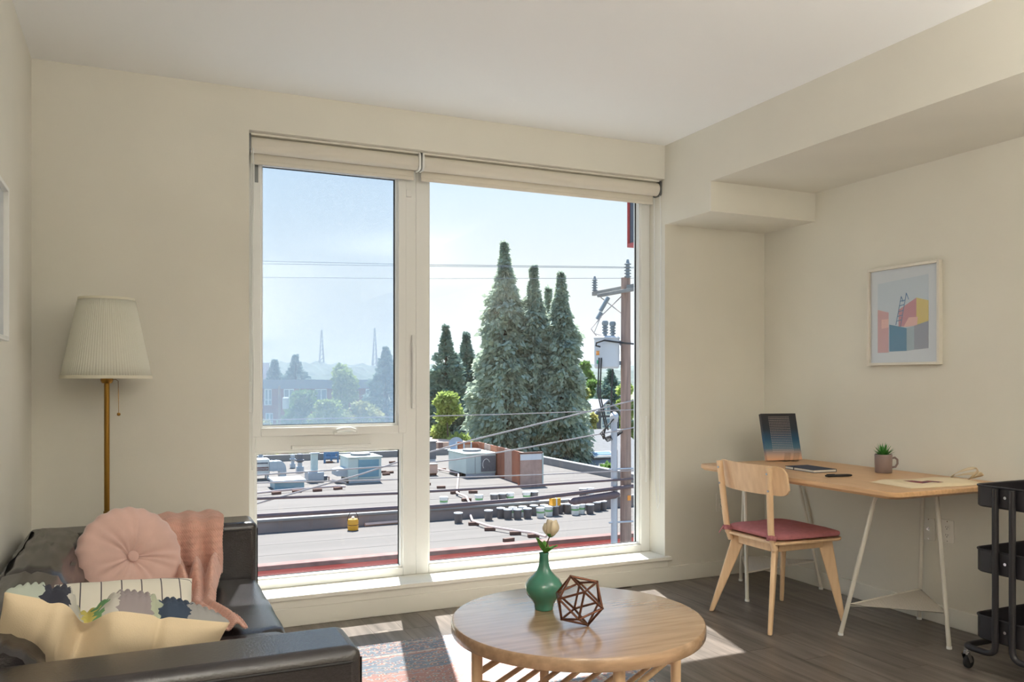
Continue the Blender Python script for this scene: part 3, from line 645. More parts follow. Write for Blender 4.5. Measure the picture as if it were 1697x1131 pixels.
for sgn, y in ((-1, 3.245), (1, 3.585)):
    p = Vector((2.876-3.10, y-3.42, .02)); loop = [p+Vector((.0235*math.cos(a), .0235*math.sin(a), .003*math.sin(2*a))) for a in [2*PI*i/16 for i in range(16)]]
    mm = MB()
    for q in range(16):
        a, b = loop[q], loop[(q+1) % 16]; mm.add([a+Vector((0,0,-.012)), b+Vector((0,0,-.012)), b+Vector((0,0,.012)), a+Vector((0,0,.012))], [(0,1,2,3)])
    obj('tie', mm, 'pink_cotton', sc, solid=.004)
    if sgn > 0: obj('tie_end', MB().bar(p+Vector((-.024,.01,.004)), p+Vector((-.04,.02,-.03)), .016, .003), 'pink_cotton', sc)
# ---- big book on an acrylic stand
m = bpy.data.materials.new('book_cover'); m.use_nodes = True; t = m.node_tree; b = t.nodes['Principled BSDF']; b.inputs['Roughness'].default_value = .35
tcn = t.nodes.new('ShaderNodeTexCoord'); sp = t.nodes.new('ShaderNodeSeparateXYZ'); t.links.new(tcn.outputs['Object'], sp.inputs[0])
def M2(op, a, bv, cl=False):
    n = t.nodes.new('ShaderNodeMath'); n.operation = op; n.use_clamp = cl
    for k, q in enumerate((a, bv)):
        if isinstance(q, (int, float)): n.inputs[k].default_value = q
        else: t.links.new(q, n.inputs[k])
    return n.outputs[0]
r = t.nodes.new('ShaderNodeValToRGB'); e = r.color_ramp.elements
for i, (p, c) in enumerate([(0,(232,178,140)),(.10,(196,160,140)),(.24,(70,110,134)),(.42,(26,78,112)),(.62,(32,44,58)),(1,(40,36,40))]):
    q = e[i] if i < 2 else e.new(p); q.position = p; q.color = (*srgb(c), 1)
t.links.new(M2('MULTIPLY_ADD', sp.outputs[2], 1/.30), r.inputs[0]) if False else t.links.new(M2('DIVIDE', sp.outputs[2], .30), r.inputs[0])
# halftone dot field
dx = M2('SUBTRACT', M2('MODULO', M2('ADD', sp.outputs[0], 10.0), .0095), .00475); dz = M2('SUBTRACT', M2('MODULO', M2('ADD', sp.outputs[2], 10.0), .0105), .00525)
rad = M2('SQRT', M2('ADD', M2('MULTIPLY', dx, dx), M2('MULTIPLY', dz, dz)), 0)
dot = M2('LESS_THAN', rad, .0021); ins = M2('MULTIPLY', M2('LESS_THAN', M2('ABSOLUTE', sp.outputs[0], 0), .072), M2('LESS_THAN', M2('ABSOLUTE', M2('SUBTRACT', sp.outputs[2], .155), 0), .11))
ins = M2('MULTIPLY', ins, M2('LESS_THAN', sp.outputs[1], -.0117))
mc = t.nodes.new('ShaderNodeMix'); mc.data_type = 'RGBA'; mc.inputs[7].default_value = (*srgb((214,196,190)), 1); t.links.new(M2('MULTIPLY', dot, ins), mc.inputs[0]); t.links.new(r.outputs[0], mc.inputs[6]); t.links.new(mc.outputs[2], b.inputs['Base Color']); M['book_cover'] = m
mat('book_pages', (236,230,216), .8, var=.04, scale=60, stretch=(1,1,40))
glassmat('acrylic', (.93,.94,.95), 2.2)
bk = thing('large_book', 'large book with dotted dark blue to peach cover standing at the desk corner', 'book', atZ(1299, 765, DZ)+Vector((0,0,.006)))
zax = Matrix.Rotation(math.radians(-10), 4, 'Z')@Matrix.Rotation(math.radians(-15), 4, 'X'); bk.rotation_euler = zax.to_euler()
obj('cover', box(-.118, .118, -.012, -.0095, 0, .285).box(-.118, .118, .0095, .012, 0, .285).box(-.118, -.1145, -.0095, .0095, 0, .285), 'book_cover', bk, bevel=.001)
obj('pages', box(-.114, .112, -.0095, .0095, .003, .282), 'book_pages', bk, smooth=False)
sd = thing('acrylic_stand', 'clear acrylic book stand holding up the large book', 'book stand', atZ(1306, 765, DZ)); sd.rotation_euler = (0, 0, math.radians(-10))
ob = MB(); ob.tube([(.0,-.05,.055),(.0,-.05,.004),(.0,.05,.004),(.0,.085,.16)], .0035, 6)
for s in (-.03, .03): obj('easel_leg', MB().add([(s+a*.02*1, y, z) for a in (-1, 1) for y, z in ((-.045,.055),(-.034,.003),(.05,.003),(.085,.15))], [(0,4,5,1),(1,5,6,2),(2,6,7,3)]), 'acrylic', sd, smooth=False, solid=.003)
# ---- notebook
mat('navy_cloth', (48,58,76), .7, bump=.1, bscale=300)
nb = thing('notebook', 'slim navy hardcover notebook lying on the desk', 'notebook', atZ(1343, 780, DZ), math.radians(-4))
obj('cover', box(-.075, .075, -.115, .115, .014, .0165).box(-.075, .075, -.115, .115, .0005, .003).box(.0725, .075, -.115, .115, .003, .014), 'navy_cloth', nb, bevel=.001)
obj('pages', box(-.072, .0725, -.112, .112, .003, .014), 'book_pages', nb, smooth=False)
obj('elastic', box(-.0765, -.060, .04, .045, .0165, .0172).box(-.0768, -.0755, .04, .045, 0.0005, .0172), 'dark_gap', nb)
pn = thing('pen', 'black ballpoint pen beside the notebook', 'pen', (3.235, 3.225, DZ+.0075), math.radians(78))
P0, P1 = atZ(1368, 789, DZ+.0075), atZ(1412, 788, DZ+.0075)
pn.location = (P0+P1)/2; dv = P1-P0; pn.rotation_euler = (0, 0, math.atan2(dv.y, dv.x)); hl = dv.length/2
obj('barrel', MB().tube([(-hl,0,0),(-hl+.01,0,0),(-hl+.012,0,0),(hl-.025,0,0),(hl-.004,0,0),(hl,0,0)], [.0045,.006,.0068,.0068,.005,.002], 12), 'rubber', pn)
obj('clip', box(-hl+.006, -hl+.05, -.002, .002, .0065, .0085), 'rubber', pn)
# ---- mug and succulent
mat('mug_glaze', (138,120,116), .4)
mat('succulent', (72,142,60), .5, trans=.2, var=.25, scale=60)
mat('soil', (60,46,38), .9, bump=.4, bscale=200)
mp = Vector((3.52, 3.14, DZ)); q = atZ(1464, 784, DZ); mp = q
mg = thing('mug', 'taupe stoneware mug used as a plant pot on the desk', 'mug', mp, math.radians(-28)); mg.scale = (1.06,)*3
obj('body', MB().lathe([(0,0),(.036,0),(.039,.003),(.0415,.09),(.0405,.092),(.0385,.09),(.0365,.006),(0,.006)], 40), 'mug_glaze', mg, ang=60)
obj('handle', MB().tube([(.038,0,.072),(.055,0,.076),(.067,0,.066),(.068,0,.046),(.058,0,.03),(.037,0,.026)], .0052, 10), 'mug_glaze', mg)
su = thing('succulent', 'small spiky green artificial succulent planted in the taupe mug', 'plant', mp+Vector((0,0,.084)))
obj('soil', MB().lathe([(0,-.01),(.0372,-.01),(.0375,0),(.02,.004),(0,.005)], 24), 'soil', su)
for k in range(34):
    a = k*2.399; tl = .12+.95*(k/34)**.8; ln = .080-.026*k/34*(.5+random.random()*.5); w_ = .005
    d = Vector((math.cos(a)*math.sin(tl), math.sin(a)*math.sin(tl), math.cos(tl))); s = Vector((-math.sin(a), math.cos(a), 0)); nn = s.cross(d); m = MB()
    vs = []
    for f, ww in ((0,.7),(.35,1),(.7,.65)): c = d*ln*f+Vector((math.cos(a)*.006, math.sin(a)*.006, -.003*f*f)); vs += [c+s*w_*ww, c-nn*.0018*ww, c-s*w_*ww, c+nn*.0012*ww]
    vs.append(d*ln+Vector((math.cos(a)*.006, math.sin(a)*.006, -.003)))
    fs = [(r_*4+i, r_*4+(i+1) % 4, r_*4+4+(i+1) % 4, r_*4+4+i) for r_ in range(2) for i in range(4)]+[(8+i, 8+(i+1) % 4, 12) for i in range(4)]
    obj('spike_leaf', m.add(vs, fs), 'succulent', su)
# ---- tote bag
mat('tote_canvas', (226,208,176), .9, bump=.15, bscale=320, var=.04, scale=20)
mat('tote_print', (74,66,92), .9, var=.3, scale=50, col2=(176,96,84))
c0, c1, c2, c3 = atZ(1441, 796, DZ+.01), atZ(1510, 807, DZ+.01), atZ(1640, 800, DZ+.01), atZ(1558, 791, DZ+.01)
tb = thing('tote_bag', 'cream canvas tote bag lying flat with looped handles', 'bag', (c0+c1+c2+c3)/4*1.0); tb.location.z = DZ
o_ = Vector((tb.location.x, tb.location.y, 0)); c0, c1, c2, c3 = [Vector((c.x, c.y, 0))-o_ for c in (c0, c1, c2, c3)]
def tote(u, v):
    p = (c0*(1-u)+c3*u)*(1-v)+(c1*(1-u)+c2*u)*v; e = min(u, 1-u, v, 1-v)
    return (p.x, p.y, .0015+.011*ss(0,.12,e)+.0035*math.sin(9*u+4*v)*ss(0,.2,e)+.012*ss(.7,1,u)*ss(0,.2,min(v,1-v))*math.sin(PI*v)**2)
def tote0(u, v): p = tote(u, v); return (p[0], p[1], .0008)
m = MB().grid(tote, 40, 26); n0 = len(m.v); m.grid(tote0, 40, 26)
per = [i for i in range(40)]+[j*40+39 for j in range(1, 26)]+[25*40+i for i in range(38, -1, -1)]+[j*40 for j in range(24, 0, -1)]
m.f += [(a, b, b+n0, a+n0) for a, b in zip(per, per[1:]+per[:1])]
bagb = obj('bag_body', m, 'tote_canvas', tb, ang=80)
def prn(a, b, c, d):
    def f(u, v): p = tote(a+(b-a)*u, c+(d-c)*v); return (p[0], p[1], p[2]+.0006)
    return f
obj('print', MB().grid(prn(.30,.42,.28,.72), 8, 10).grid(prn(.43,.50,.50,.84), 6, 8), 'tote_print', bagb, solid=.0004)
def strap(p, q, up, side, w=.017):
    m = MB(); N = 22; p, q = Vector(p), Vector(q); vs = []
    dirv = (q-p).normalized(); sdv = Vector((-dirv.y, dirv.x, 0))
    for i in range(N+1):
        t = i/N; a = PI*t; c = p.lerp(q, .5-.5*math.cos(a))+Vector((0,0,up*math.sin(a)**.8))+side*math.sin(a)
        wv = (sdv*(.6+.4*math.cos(a*2))+Vector((0,0,.5*math.sin(a*2)))).normalized()*w/2
        vs += [c-wv, c+wv]
    return m.add(vs, [(2*i, 2*i+1, 2*i+3, 2*i+2) for i in range(N)])
hA, hB = c3.lerp(c2, .3), c3.lerp(c2, .75)
obj('handle', strap(hA+Vector((-.02,0,.02)), hB+Vector((-.02,.02,.02)), .052, Vector((.0,-.075,.0))), 'tote_canvas', tb, solid=.002, ang=180)
obj('handle', strap(hA+Vector((.02,.03,.012)), hB+Vector((.01,.05,.012)), .036, Vector((.0,-.11,.0))), 'tote_canvas', tb, solid=.002, ang=180)
# ---- trolley
tx0, tx1, ty0, ty1 = 3.272, 3.672, 2.150, 2.447
tcx, tcy = (tx0+tx1)/2, (ty0+ty1)/2
tk = thing('utility_cart', 'black three-tier steel utility cart at the desk end', 'cart', (tcx, tcy, 0)); hx, hy = (tx1-tx0)/2, (ty1-ty0)/2
for z0, z1 in ((.711,.80), (.433,.529), (.148,.2465)):
    out = rrect(-hx, hx, -hy, hy, .045, 6); n = len(out); m = MB()
    inn = rrect(-hx+.002, hx-.002, -hy+.002, hy-.002, .043, 6)
    ins_ = rrect(-hx+.006, hx-.006, -hy+.006, hy-.006, .04, 6)
    vs = [(*p, z0) for p in ins_]+[(*p, z0+.006) for p in out]+[(*p, z1) for p in out]+[(*p, z1) for p in inn]+[(*p, z0+.008) for p in inn]
    fs = [tuple(range(n-1, -1, -1)), tuple(4*n+i for i in range(n))]
    for k in range(4): fs += [(k*n+i, k*n+(i+1) % n, (k+1)*n+(i+1) % n, (k+1)*n+i) for i in range(n)]
    bs = obj('tray', m.add(vs, fs), 'black_steel', tk)
    obj('rolled_rim', MB().tube([(*p, z1) for p in out], .0045, 8, closed=True), 'black_steel', bs)
    g = MB()
    for i in range(1, 12): yy = -hy+2*hy*i/12; g.bar((-hx+.01, yy, z0+.010), (hx-.01, yy, z0+.010), .004, .002)
    for i in range(1, 16): xx = -hx+2*hx*i/16; g.bar((xx, -hy+.01, z0+.010), (xx, hy-.01, z0+.010), .004, .002)
    obj('tray_grid', g, 'black_steel', bs, smooth=False, kind='stuff')
    for s in (-1, 1): obj('screw', MB().cyl((s*(hx+.001), 0, (z0+z1)/2+.005), (s*(hx+.007), 0, (z0+z1)/2+.005), .0065, n=12), 'chrome', bs)
for s in (-1, 1):
    yo = s*.037
    pts = [(-hx-.013, yo, .795), (-hx-.013, yo, .10), (-hx-.013, s*(hy+.035), .10), (hx+.013, s*(hy+.035), .10), (hx+.013, yo, .10), (hx+.013, yo, .795)]
    obj('frame_tube', MB().tube(fillet(pts, .045, 8), .0132, 14), 'black_steel', tk)
for sx in (-1, 1):
    for sy in (-1, 1):
        cx_, cy_ = sx*(hx-.0), sy*(hy+.03)
        cs = obj('caster', MB().cyl((cx_, cy_, .075), (cx_, cy_, .092), .009).cyl((cx_, cy_, .066), (cx_, cy_, .077), .014).bar((cx_-.006, cy_-.014, .068), (cx_+.012, cy_-.014, .028), .003, .018).bar((cx_-.006, cy_+.014, .068), (cx_+.012, cy_+.014, .028), .003, .018), 'chrome', tk)
        obj('wheel', MB().lathe([(0,-.010),(.022,-.010),(.028,-.006),(.0285,0),(.028,.006),(.022,.010),(0,.010)], 24).xf(Matrix.Translation((cx_+.012, cy_, .0287))@Matrix.Rotation(PI/2, 4, 'X')), 'rubber', cs)
# ---- framed print on the right wall
mat('art_white', (222,224,226), .5); mat('art_sky', (206,214,220), .5); mat('art_pink', (214,164,160), .5); mat('art_rose', (204,138,140), .5); mat('art_peach', (238,190,176), .5)
mat('art_yellow', (226,200,104), .5); mat('art_blue', (64,124,156), .5); mat('art_grey', (152,152,160), .5); mat('art_lightgrey', (168,182,186), .5); mat('art_line', (74,116,160), .5)
mat('frame_white', (226,220,208), .45)
glassmat('picture_glass', (.97,.975,.98), 1.4)
AY0, AY1, AZ0, AZ1 = 2.977, 3.438, 1.33, 1.866
ar = thing('framed_print', 'white framed print of pastel blocks and a ladder on the right wall', 'picture', (XR, (AY0+AY1)/2, AZ0))
hw, ah = (AY1-AY0)/2, AZ1-AZ0
obj('frame', ring(-hw, hw, 0, ah, .014, .014, .014, .014, 0, .03).xf(Matrix.Rotation(PI/2, 4, 'Z')), 'frame_white', ar, bevel=.0015)
paper = obj('print', box(-.012, -.004, -hw+.01, hw-.01, .01, ah-.01), 'art_white', ar, smooth=False)
def ap(name, pts, mt_, lay):  # pts in print px of the zoomed photograph frame: u right 0..1 (towards -y), v down 0..1
    P = [(hw-.014-u*(2*hw-.028), ah-.014-v*(ah-.028)) for u, v in pts]
    obj(name, MB().prism(P, -.0122-.0004*lay, -.0120, 'x'), mt_, paper, smooth=False)
ap('sky_field', [(.11,.14),(.86,.10),(.86,.86),(.11,.89)], 'art_sky', 1)
ap('block', [(.11,.42),(.28,.46),(.28,.89),(.11,.89)], 'art_pink', 2)
ap('block', [(.43,.44),(.69,.33),(.69,.62),(.43,.62)], 'art_rose', 2)
ap('block', [(.69,.33),(.86,.37),(.86,.60),(.69,.63)], 'art_yellow', 2)
ap('step', [(.17,.53),(.28,.53),(.28,.62),(.17,.63)], 'art_peach', 3)
ap('step', [(.58,.53),(.71,.53),(.70,.62),(.50,.63)], 'art_peach', 3)
ap('block', [(.29,.59),(.55,.64),(.55,.88),(.29,.88)], 'art_blue', 3)
ap('block', [(.55,.64),(.66,.62),(.66,.87),(.55,.88)], 'art_lightgrey', 3)
ap('block', [(.66,.62),(.86,.58),(.86,.86),(.66,.87)], 'art_grey', 3)
def ln(a, b, wd=.008):
    d = Vector((b[0]-a[0], b[1]-a[1])); n = Vector((-d.y, d.x)).normalized()*wd/2; return [(a[0]+n.x, a[1]+n.y), (b[0]+n.x, b[1]+n.y), (b[0]-n.x, b[1]-n.y), (a[0]-n.x, a[1]-n.y)]
for a, b in (((.39,.60),(.47,.30)), ((.46,.62),(.545,.27)), ((.47,.30),(.50,.36)), ((.545,.27),(.58,.34)), ((.40,.56),(.47,.55)), ((.415,.51),(.485,.50)), ((.43,.46),(.50,.45)), ((.445,.40),(.51,.39)), ((.46,.35),(.525,.345))):
    ap('ladder_line', ln(a, b), 'art_line', 4)
obj('glazing', box(-.0175, -.016, -hw+.012, hw-.012, .012, ah-.012), 'picture_glass', ar, smooth=False)
# ---- outlets
mat('plate_white', (234,230,220), .4)
def plate_obj(name, label, M_, kind):
    t = thing(name, label, 'wall plate', group=None); t.matrix_world = M_
    obj('plate', MB().prism(rrect(-.036, .036, -.058, .058, .006), 0, .006), 'plate_white', t, bevel=.002)
    if kind == 'duplex':
        for dz in (-.02, .02):
            r_ = obj('receptacle', MB().prism([(.016*math.cos(a)*1.0, dz+max(-.0135, min(.0135, .0165*math.sin(a)))) for a in [2*PI*i/20 for i in range(20)]], .005, .0085), 'plate_white', t)
            for sx in (-.006, .006): obj('slot', box(sx-.001, sx+.001, dz-.002, dz+.006, .0083, .0088), 'rubber', r_)
            obj('ground_hole', MB().cyl((0, dz-.008, .0083), (0, dz-.008, .0088), .0025), 'rubber', r_)
    else: obj('jack', MB().cyl((0,0,.005), (0,0,.016), .005).cyl((0,0,.005), (0,0,.008), .0085, n=6), 'chrome', t)
    for dz in (-.05, .05): obj('screw', MB().cyl((0,dz,.005), (0,dz,.0068), .003), 'chrome', t)
    return t
def wallR(y, z): return Matrix.Translation((XR, y, z))@Matrix(((0,0,-1,0),(-1,0,0,0),(0,1,0,0),(0,0,0,1)))
a = atX(1571, 881, XR); plate_obj('outlet_plate', 'white duplex outlet on the right wall under the desk', wallR(a.y, a.z), 'duplex')
a = atX(1540, 877, XR); plate_obj('cable_plate', 'white wall plate with cable jack beside the duplex outlet', wallR(a.y, a.z), 'jack')
a = atY(1194, 833, YW); plate_obj('outlet_plate', 'white duplex outlet on the window wall behind the chair', Matrix.Translation((a.x, YW, a.z))@Matrix.Rotation(PI/2, 4, 'X'), 'duplex')
# ================================================================ outside: the flat roof across the alley
mat('roof_felt', (97,91,87), .9, var=.10, scale=.6, bump=.1, bscale=30, stretch=(.4,2,1))
mat('felt_edge', (128,96,90), .9, var=.2, scale=3)
mat('felt_dark', (136,124,120), .9, var=.15, scale=2, stretch=(.3,1,1))
mat('felt_mid', (94,88,84), .9); mat('flashing', (128,126,125), .6)
mat('red_siding', (212,98,90), .6, var=.06, scale=1)
mat('asphalt', (120,118,116), .9, var=.1, scale=.3)
mat('meadow', (96,112,70), .95, var=.3, scale=.05, col2=(132,128,108))
mat('galv', (166,176,186), .4, metal=.35, var=.08, scale=3)
mat('hvac_pale', (186,200,196), .5, var=.05, scale=2)
mat('hvac_blue', (110,150,166), .45, var=.1, scale=2)
mat('coil_dark', (104,106,112), .6, var=.2, scale=14)
mat('hvac_white', (214,214,210), .5)
mat('steel_blue', (84,126,164), .5)
mat('plywood', (176,146,134), .85, var=.12, scale=4, bump=.1, bscale=20)
mat('ply_red', (156,92,66), .8, var=.2, scale=2)
mat('stud_pale', (190,198,206), .6)
mat('sleeper', (104,76,66), .85, var=.2, scale=10, orand=.2)
mat('pipe_pale', (190,170,164), .6)
mat('cable_dark', (100,82,84), .6); mat('cable_grey', (168,156,152), .5); mat('wire_black', (40,40,42), .6)
mat('bucket_dark', (104,100,102), .5); mat('bucket_white', (226,228,226), .5); mat('bucket_lid', (222,220,218), .5); mat('bucket_green', (120,170,110), .5)
mat('pail_yellow', (226,160,36), .5); mat('pole_wood', (156,130,118), .9, var=.25, scale=2.5, stretch=(6,6,.4), bump=.3, bscale=6)
mat('insulator', (126,136,142), .3); mat('transformer', (196,198,202), .45); mat('sticker_orange', (236,150,60), .6); mat('sticker_green', (70,176,130), .6)
mat('conduit', (186,188,194), .5); mat('crossarm', (140,138,134), .9, var=.15, scale=3)
mat('brick', (150,92,88), .9, var=.15, scale=1.2); mat('cornice', (132,136,150), .7); mat('window_dark', (120,140,156), .15); mat('trim_white', (226,228,228), .6)
mat('house_dark', (82,84,96), .8, var=.1, scale=2, stretch=(.2,.2,6)); mat('roof_grey', (112,112,114), .85, var=.08, scale=2); mat('tan_wall', (206,170,152), .8); mat('conc_white', (210,212,216), .8)
mat('sign_dark', (70,80,92), .5); mat('sign_red', (170,70,70), .5)
ZL, ZU, ZG = -4.2, -3.75, -9.0
gr = struct('ground', box(-3000, 3000, 5.2, 4000, ZG-1, ZG), 'meadow', smooth=False)
st = struct('street', box(-60, 80, 6.0, 24.7, ZG, ZG+.03), 'asphalt', smooth=False)
bl = thing('flat_roof_building', 'low red building with a stepped pale felt roof across the alley', 'building', (0, 24.8, ZG))
def B(x0, x1, y0, y1, z0, z1): return box(x0, x1, y0-24.8, y1-24.8, z0-ZG, z1-ZG)
XA, XB = -34, 22.3
obj('facade', B(XA, XB, 24.8, 25.0, ZG, ZL), 'red_siding', bl, smooth=False)
obj('coping', B(XA, XB, 24.72, 25.12, ZL-.05, ZL+.09), 'felt_edge', bl, bevel=.02)
lr = obj('lower_roof', B(XA, XB, 25.0, 30.6, ZL-.4, ZL), 'roof_felt', bl, smooth=False)
obj('roof_step', B(XA, XB, 30.58, 30.75, ZL, ZU), 'felt_dark', bl, smooth=False)
obj('step_edge', B(XA, XB, 30.53, 30.80, ZU-.06, ZU+.035), 'flashing', bl, bevel=.015)
ur = obj('upper_roof', B(XA, XB, 30.75, 52.3, ZL-.4, ZU), 'roof_felt', bl, smooth=False)
for yy in (33.0, 36.5, 40.2, 44.5): obj('felt_seam', B(XA, XB-.4, yy, yy+.10, ZU, ZU+.006), 'felt_mid', ur, smooth=False)
for yy in (26.6, 28.3): obj('felt_seam', B(XA, XB-.4, yy, yy+.035, ZL, ZL+.004), 'felt_mid', lr, smooth=False)
obj('parapet', B(XB-.35, XB, 25, 52.5, ZL-.4, ZU+.42), 'flashing', bl, bevel=.03)
obj('parapet', B(XA, XB, 52.3, 52.7, ZL-.4, ZU+.40), 'flashing', bl, bevel=.03)
obj('end_wall', B(XB-.3, XB-.05, 25, 52.5, ZG, ZL-.4), 'red_siding', bl, smooth=False)
def U(x, y): return atZ(x, y, ZU)
def Lo(x, y): return atZ(x, y, ZL)
def mpp(p): return (p.x*math.sin(TH)+p.y*math.cos(TH))/F      # metres per pixel at a point
def tube_w(name, label, pts, r, m_, cat='cable', group=None, n=6):
    pts = [Vector(p) for p in pts]; o0 = pts[0].copy(); o = obj(name, MB().tube([p-o0 for p in pts], r, n), m_); o.location = o0; return tag(o, label, cat, group)
# heater, duct and curb at the left
p = U(434, 796); k = mpp(p)
t = thing('roof_heater', 'pale rooftop heater on legs at the left edge of the lower left pane', 'roof unit', p)
w_ = 24*k; hb = 25*k
obj('casing', box(-w_/2, w_/2, -.1, .9, .28, .28+hb), 'hvac_white', t, bevel=.02)
obj('louvre', box(-w_*.38, w_*.38, -.115, -.1, .28+hb*.70, .28+hb*.80), 'coil_dark', t)
fc = bpy.data.curves.new('lettering', 'FONT'); fc.body = 'REZNOR'; fc.size = hb*.24; fc.align_x = 'CENTER'; fc.extrude = .004
fo = bpy.data.objects.new('tmp_text', fc); C.objects.link(fo); dg = bpy.context.evaluated_depsgraph_get(); tm = bpy.data.meshes.new_from_object(fo.evaluated_get(dg)); bpy.data.objects.remove(fo)
tm.materials.clear(); obj('name_plate', box(-w_*.42, w_*.42, -.115, -.10, .28+hb*.26, .28+hb*.50), 'felt_edge', t)
tm.materials.append(M['hvac_white']); lt = link('lettering', tm, t); lt.rotation_euler = (PI/2, 0, 0); lt.location = (0, -.118, .28+hb*.30); lt.scale = (w_*.8/max(.01, max(v.co.x for v in tm.vertices)-min(v.co.x for v in tm.vertices)),)*2+(1,)
for sx in (-.4, .4):
    for yy in (0, .8): obj('leg', box(sx*w_-.04, sx*w_+.04, yy-.04, yy+.04, 0, .28), 'galv', t)
p = U(462, 797); t = thing('heater_duct', 'galvanised elbow duct leading from the heater to the roof curb', 'duct', p+Vector((0, .6, 0)))
L = 26*k; dh = 16*k; zb = .45; P_ = [(-L*.45, zb), (L*.35, zb), (L*.35, zb+.1)]
prof = [(-L*.5, zb), (-L*.5, zb+dh), (L*.15, zb+dh)]+[(L*.15+.5*dh*1.2*math.sin(a)*1.0, zb+dh-.9*dh*(1-math.cos(a))) for a in [PI/2*i/8 for i in range(1, 9)]]+[(L*.15+.6*dh, 0), (L*.12, 0), (L*.12, zb)]
obj('duct_body', MB().prism(prof, -.35, .35, 'y'), 'galv', t); 
for f in (-.28, .0): obj('rib', box(L*f-.03, L*f+.03, -.37, .37, zb-.015, zb+dh+.015), 'galv', t)
p = U(480, 812); k = mpp(p); t = thing('roof_hatch', 'low flat grey roof hatch in front of the duct', 'roof hatch', p); w_ = 48*k
obj('curb', box(-w_/2, w_/2, 0, 1.5, 0, .34), 'hvac_blue', t, bevel=.02); obj('lid', box(-w_/2-.08, w_/2+.08, -.08, 1.58, .34, .44), 'galv', t, bevel=.02)
def mush(x, yb, yt, wpx, label):
    p = U(x, yb); k = mpp(p); t = thing('exhaust_fan', label, 'roof vent', p, group='round rooftop exhaust vents'); H = (yb-yt)*k; r = wpx*k/2
    obj('curb', box(-r*.8, r*.8, -r*.8, r*.8, 0, H*.30), 'galv', t, bevel=.02); obj('neck', MB().cyl((0,0,H*.3), (0,0,H*.55), r*.55, r*.5), 'galv', t)
    obj('hood', MB().lathe([(r*.5,H*.52),(r,H*.60),(r*1.02,H*.66),(r*.7,H*.70),(r*.75,H*.95),(r*.5,H),(0,H)], 18), 'coil_dark' if wpx > 12 else 'galv', t)
mush(485, 776, 753, 10, 'slim pale exhaust vent behind the duct'); mush(497, 783, 752, 14, 'dark hooded exhaust fan right of the duct')
p = U(438, 770); mush(432, 768, 752, 9, 'short vent pipe behind the heater')
p = U(524, 800); k = mpp(p); t = thing('exhaust_stack', 'tall square galvanised stack on a grey base box', 'roof vent', p)
obj('base_box', box(-13*k, 13*k, 0, 1.0, .08, .08+14*k), 'galv', t, bevel=.02); obj('stack', box(-5*k, 5*k, .3, .7, .08+14*k, 47*k), 'hvac_pale', t, bevel=.02); obj('cap', box(-7*k, 7*k, .2, .8, 47*k, 48.5*k), 'galv', t); obj('fan_box', box(14*k, 20*k, .2, .7, .05, 9*k), 'coil_dark', t)
obj('conduit', MB().tube([(20*k,.4,.2),(24*k,.4,.2),(24*k,.4,.05),(40*k,-1.2,.05)], .05, 6), 'pipe_pale', t)
p = U(549, 767); k = mpp(p); t = thing('steel_rack', 'blue steel rack standing near the far parapet', 'rack', p)
for sx in (-11, 0, 11):
    obj('post', box(sx*k-.05, sx*k+.05, -.05, .05, 0, 17*k), 'steel_blue', t)
for z in (8, 16): obj('rail', box(-12*k, 12*k, -.06, .06, z*k-.06, z*k+.06), 'steel_blue', t)
obj('tank', box(-8*k, 8*k, .1, .6, 9*k, 15*k), 'steel_blue', t, bevel=.05)
def acunit(name, label, x0, x1, yb, yt, depth, body, coil, side=None):
    a, b = U(x0, yb), U(x1, yb); p = (a+b)/2; p.y = min(a.y, b.y); k = mpp(p); H = (yb-yt)*k; w_ = (x1-x0)*k
    t = thing(name, label, 'air conditioner', p)
    obj('rail', box(-w_/2+.05, w_/2-.05, 0, .15, 0, .18), 'galv', t); obj('rail', box(-w_/2+.05, w_/2-.05, depth-.15, depth, 0, .18), 'galv', t)
    obj('casing', box(-w_/2, w_/2, .0, depth, .18, H), body, t, bevel=.03)
    if coil: obj('coil_panel', box(-w_/2+w_*coil[0], -w_/2+w_*coil[1], -.02, .0, .18+.08*H, H*.92), coil[2], t, smooth=False)
    obj('lid', box(-w_/2-.05, w_/2+.05, -.05, depth+.05, H, H+.06), body, t, bevel=.02)
    obj('fan_guard', MB().lathe([(w_*.28,H+.06),(w_*.3,H+.06),(w_*.3,H+.16),(w_*.27,H+.18),(0,H+.18)], 24, (0, depth*.5, 0)), 'coil_dark', t)
    obj('door_seam', box(-w_/2+w_*.30, -w_/2+w_*.31, -.012, 0, .2, H*.96), 'coil_dark', t)
    return t, w_, H, depth
t, w_, H, dp = acunit('roof_air_conditioner', 'pale blue rooftop air conditioner beside the grey stack', 574, 630, 799, 758, 1.8, 'hvac_pale', (.30, .92, 'hvac_blue'))
obj('side_hood', MB().prism([(0,.3),(-.5,.35),(-.5,.6),(0,H*.6)], .2, 1.4, 'y').xf(Matrix.Translation((-w_/2,0,0))), 'galv', t)
acunit('roof_air_conditioner', 'dark rooftop air conditioner half hidden by the window mullion', 694, 722, 766, 733, 1.6, 'coil_dark', None)
t, w_, H, dp = acunit('roof_air_conditioner', 'large pale green air conditioner in front of the wooden screen', 766, 820, 790, 752, 2.6, 'hvac_pale', (.50, .98, 'coil_dark'))
obj('scrape_mark', MB().tube([(w_*.17+.2*math.cos(a), -.026, H*.55+.28*math.sin(a)) for a in [.4+i*.5 for i in range(8)]], .02, 5), 'hvac_white', t)
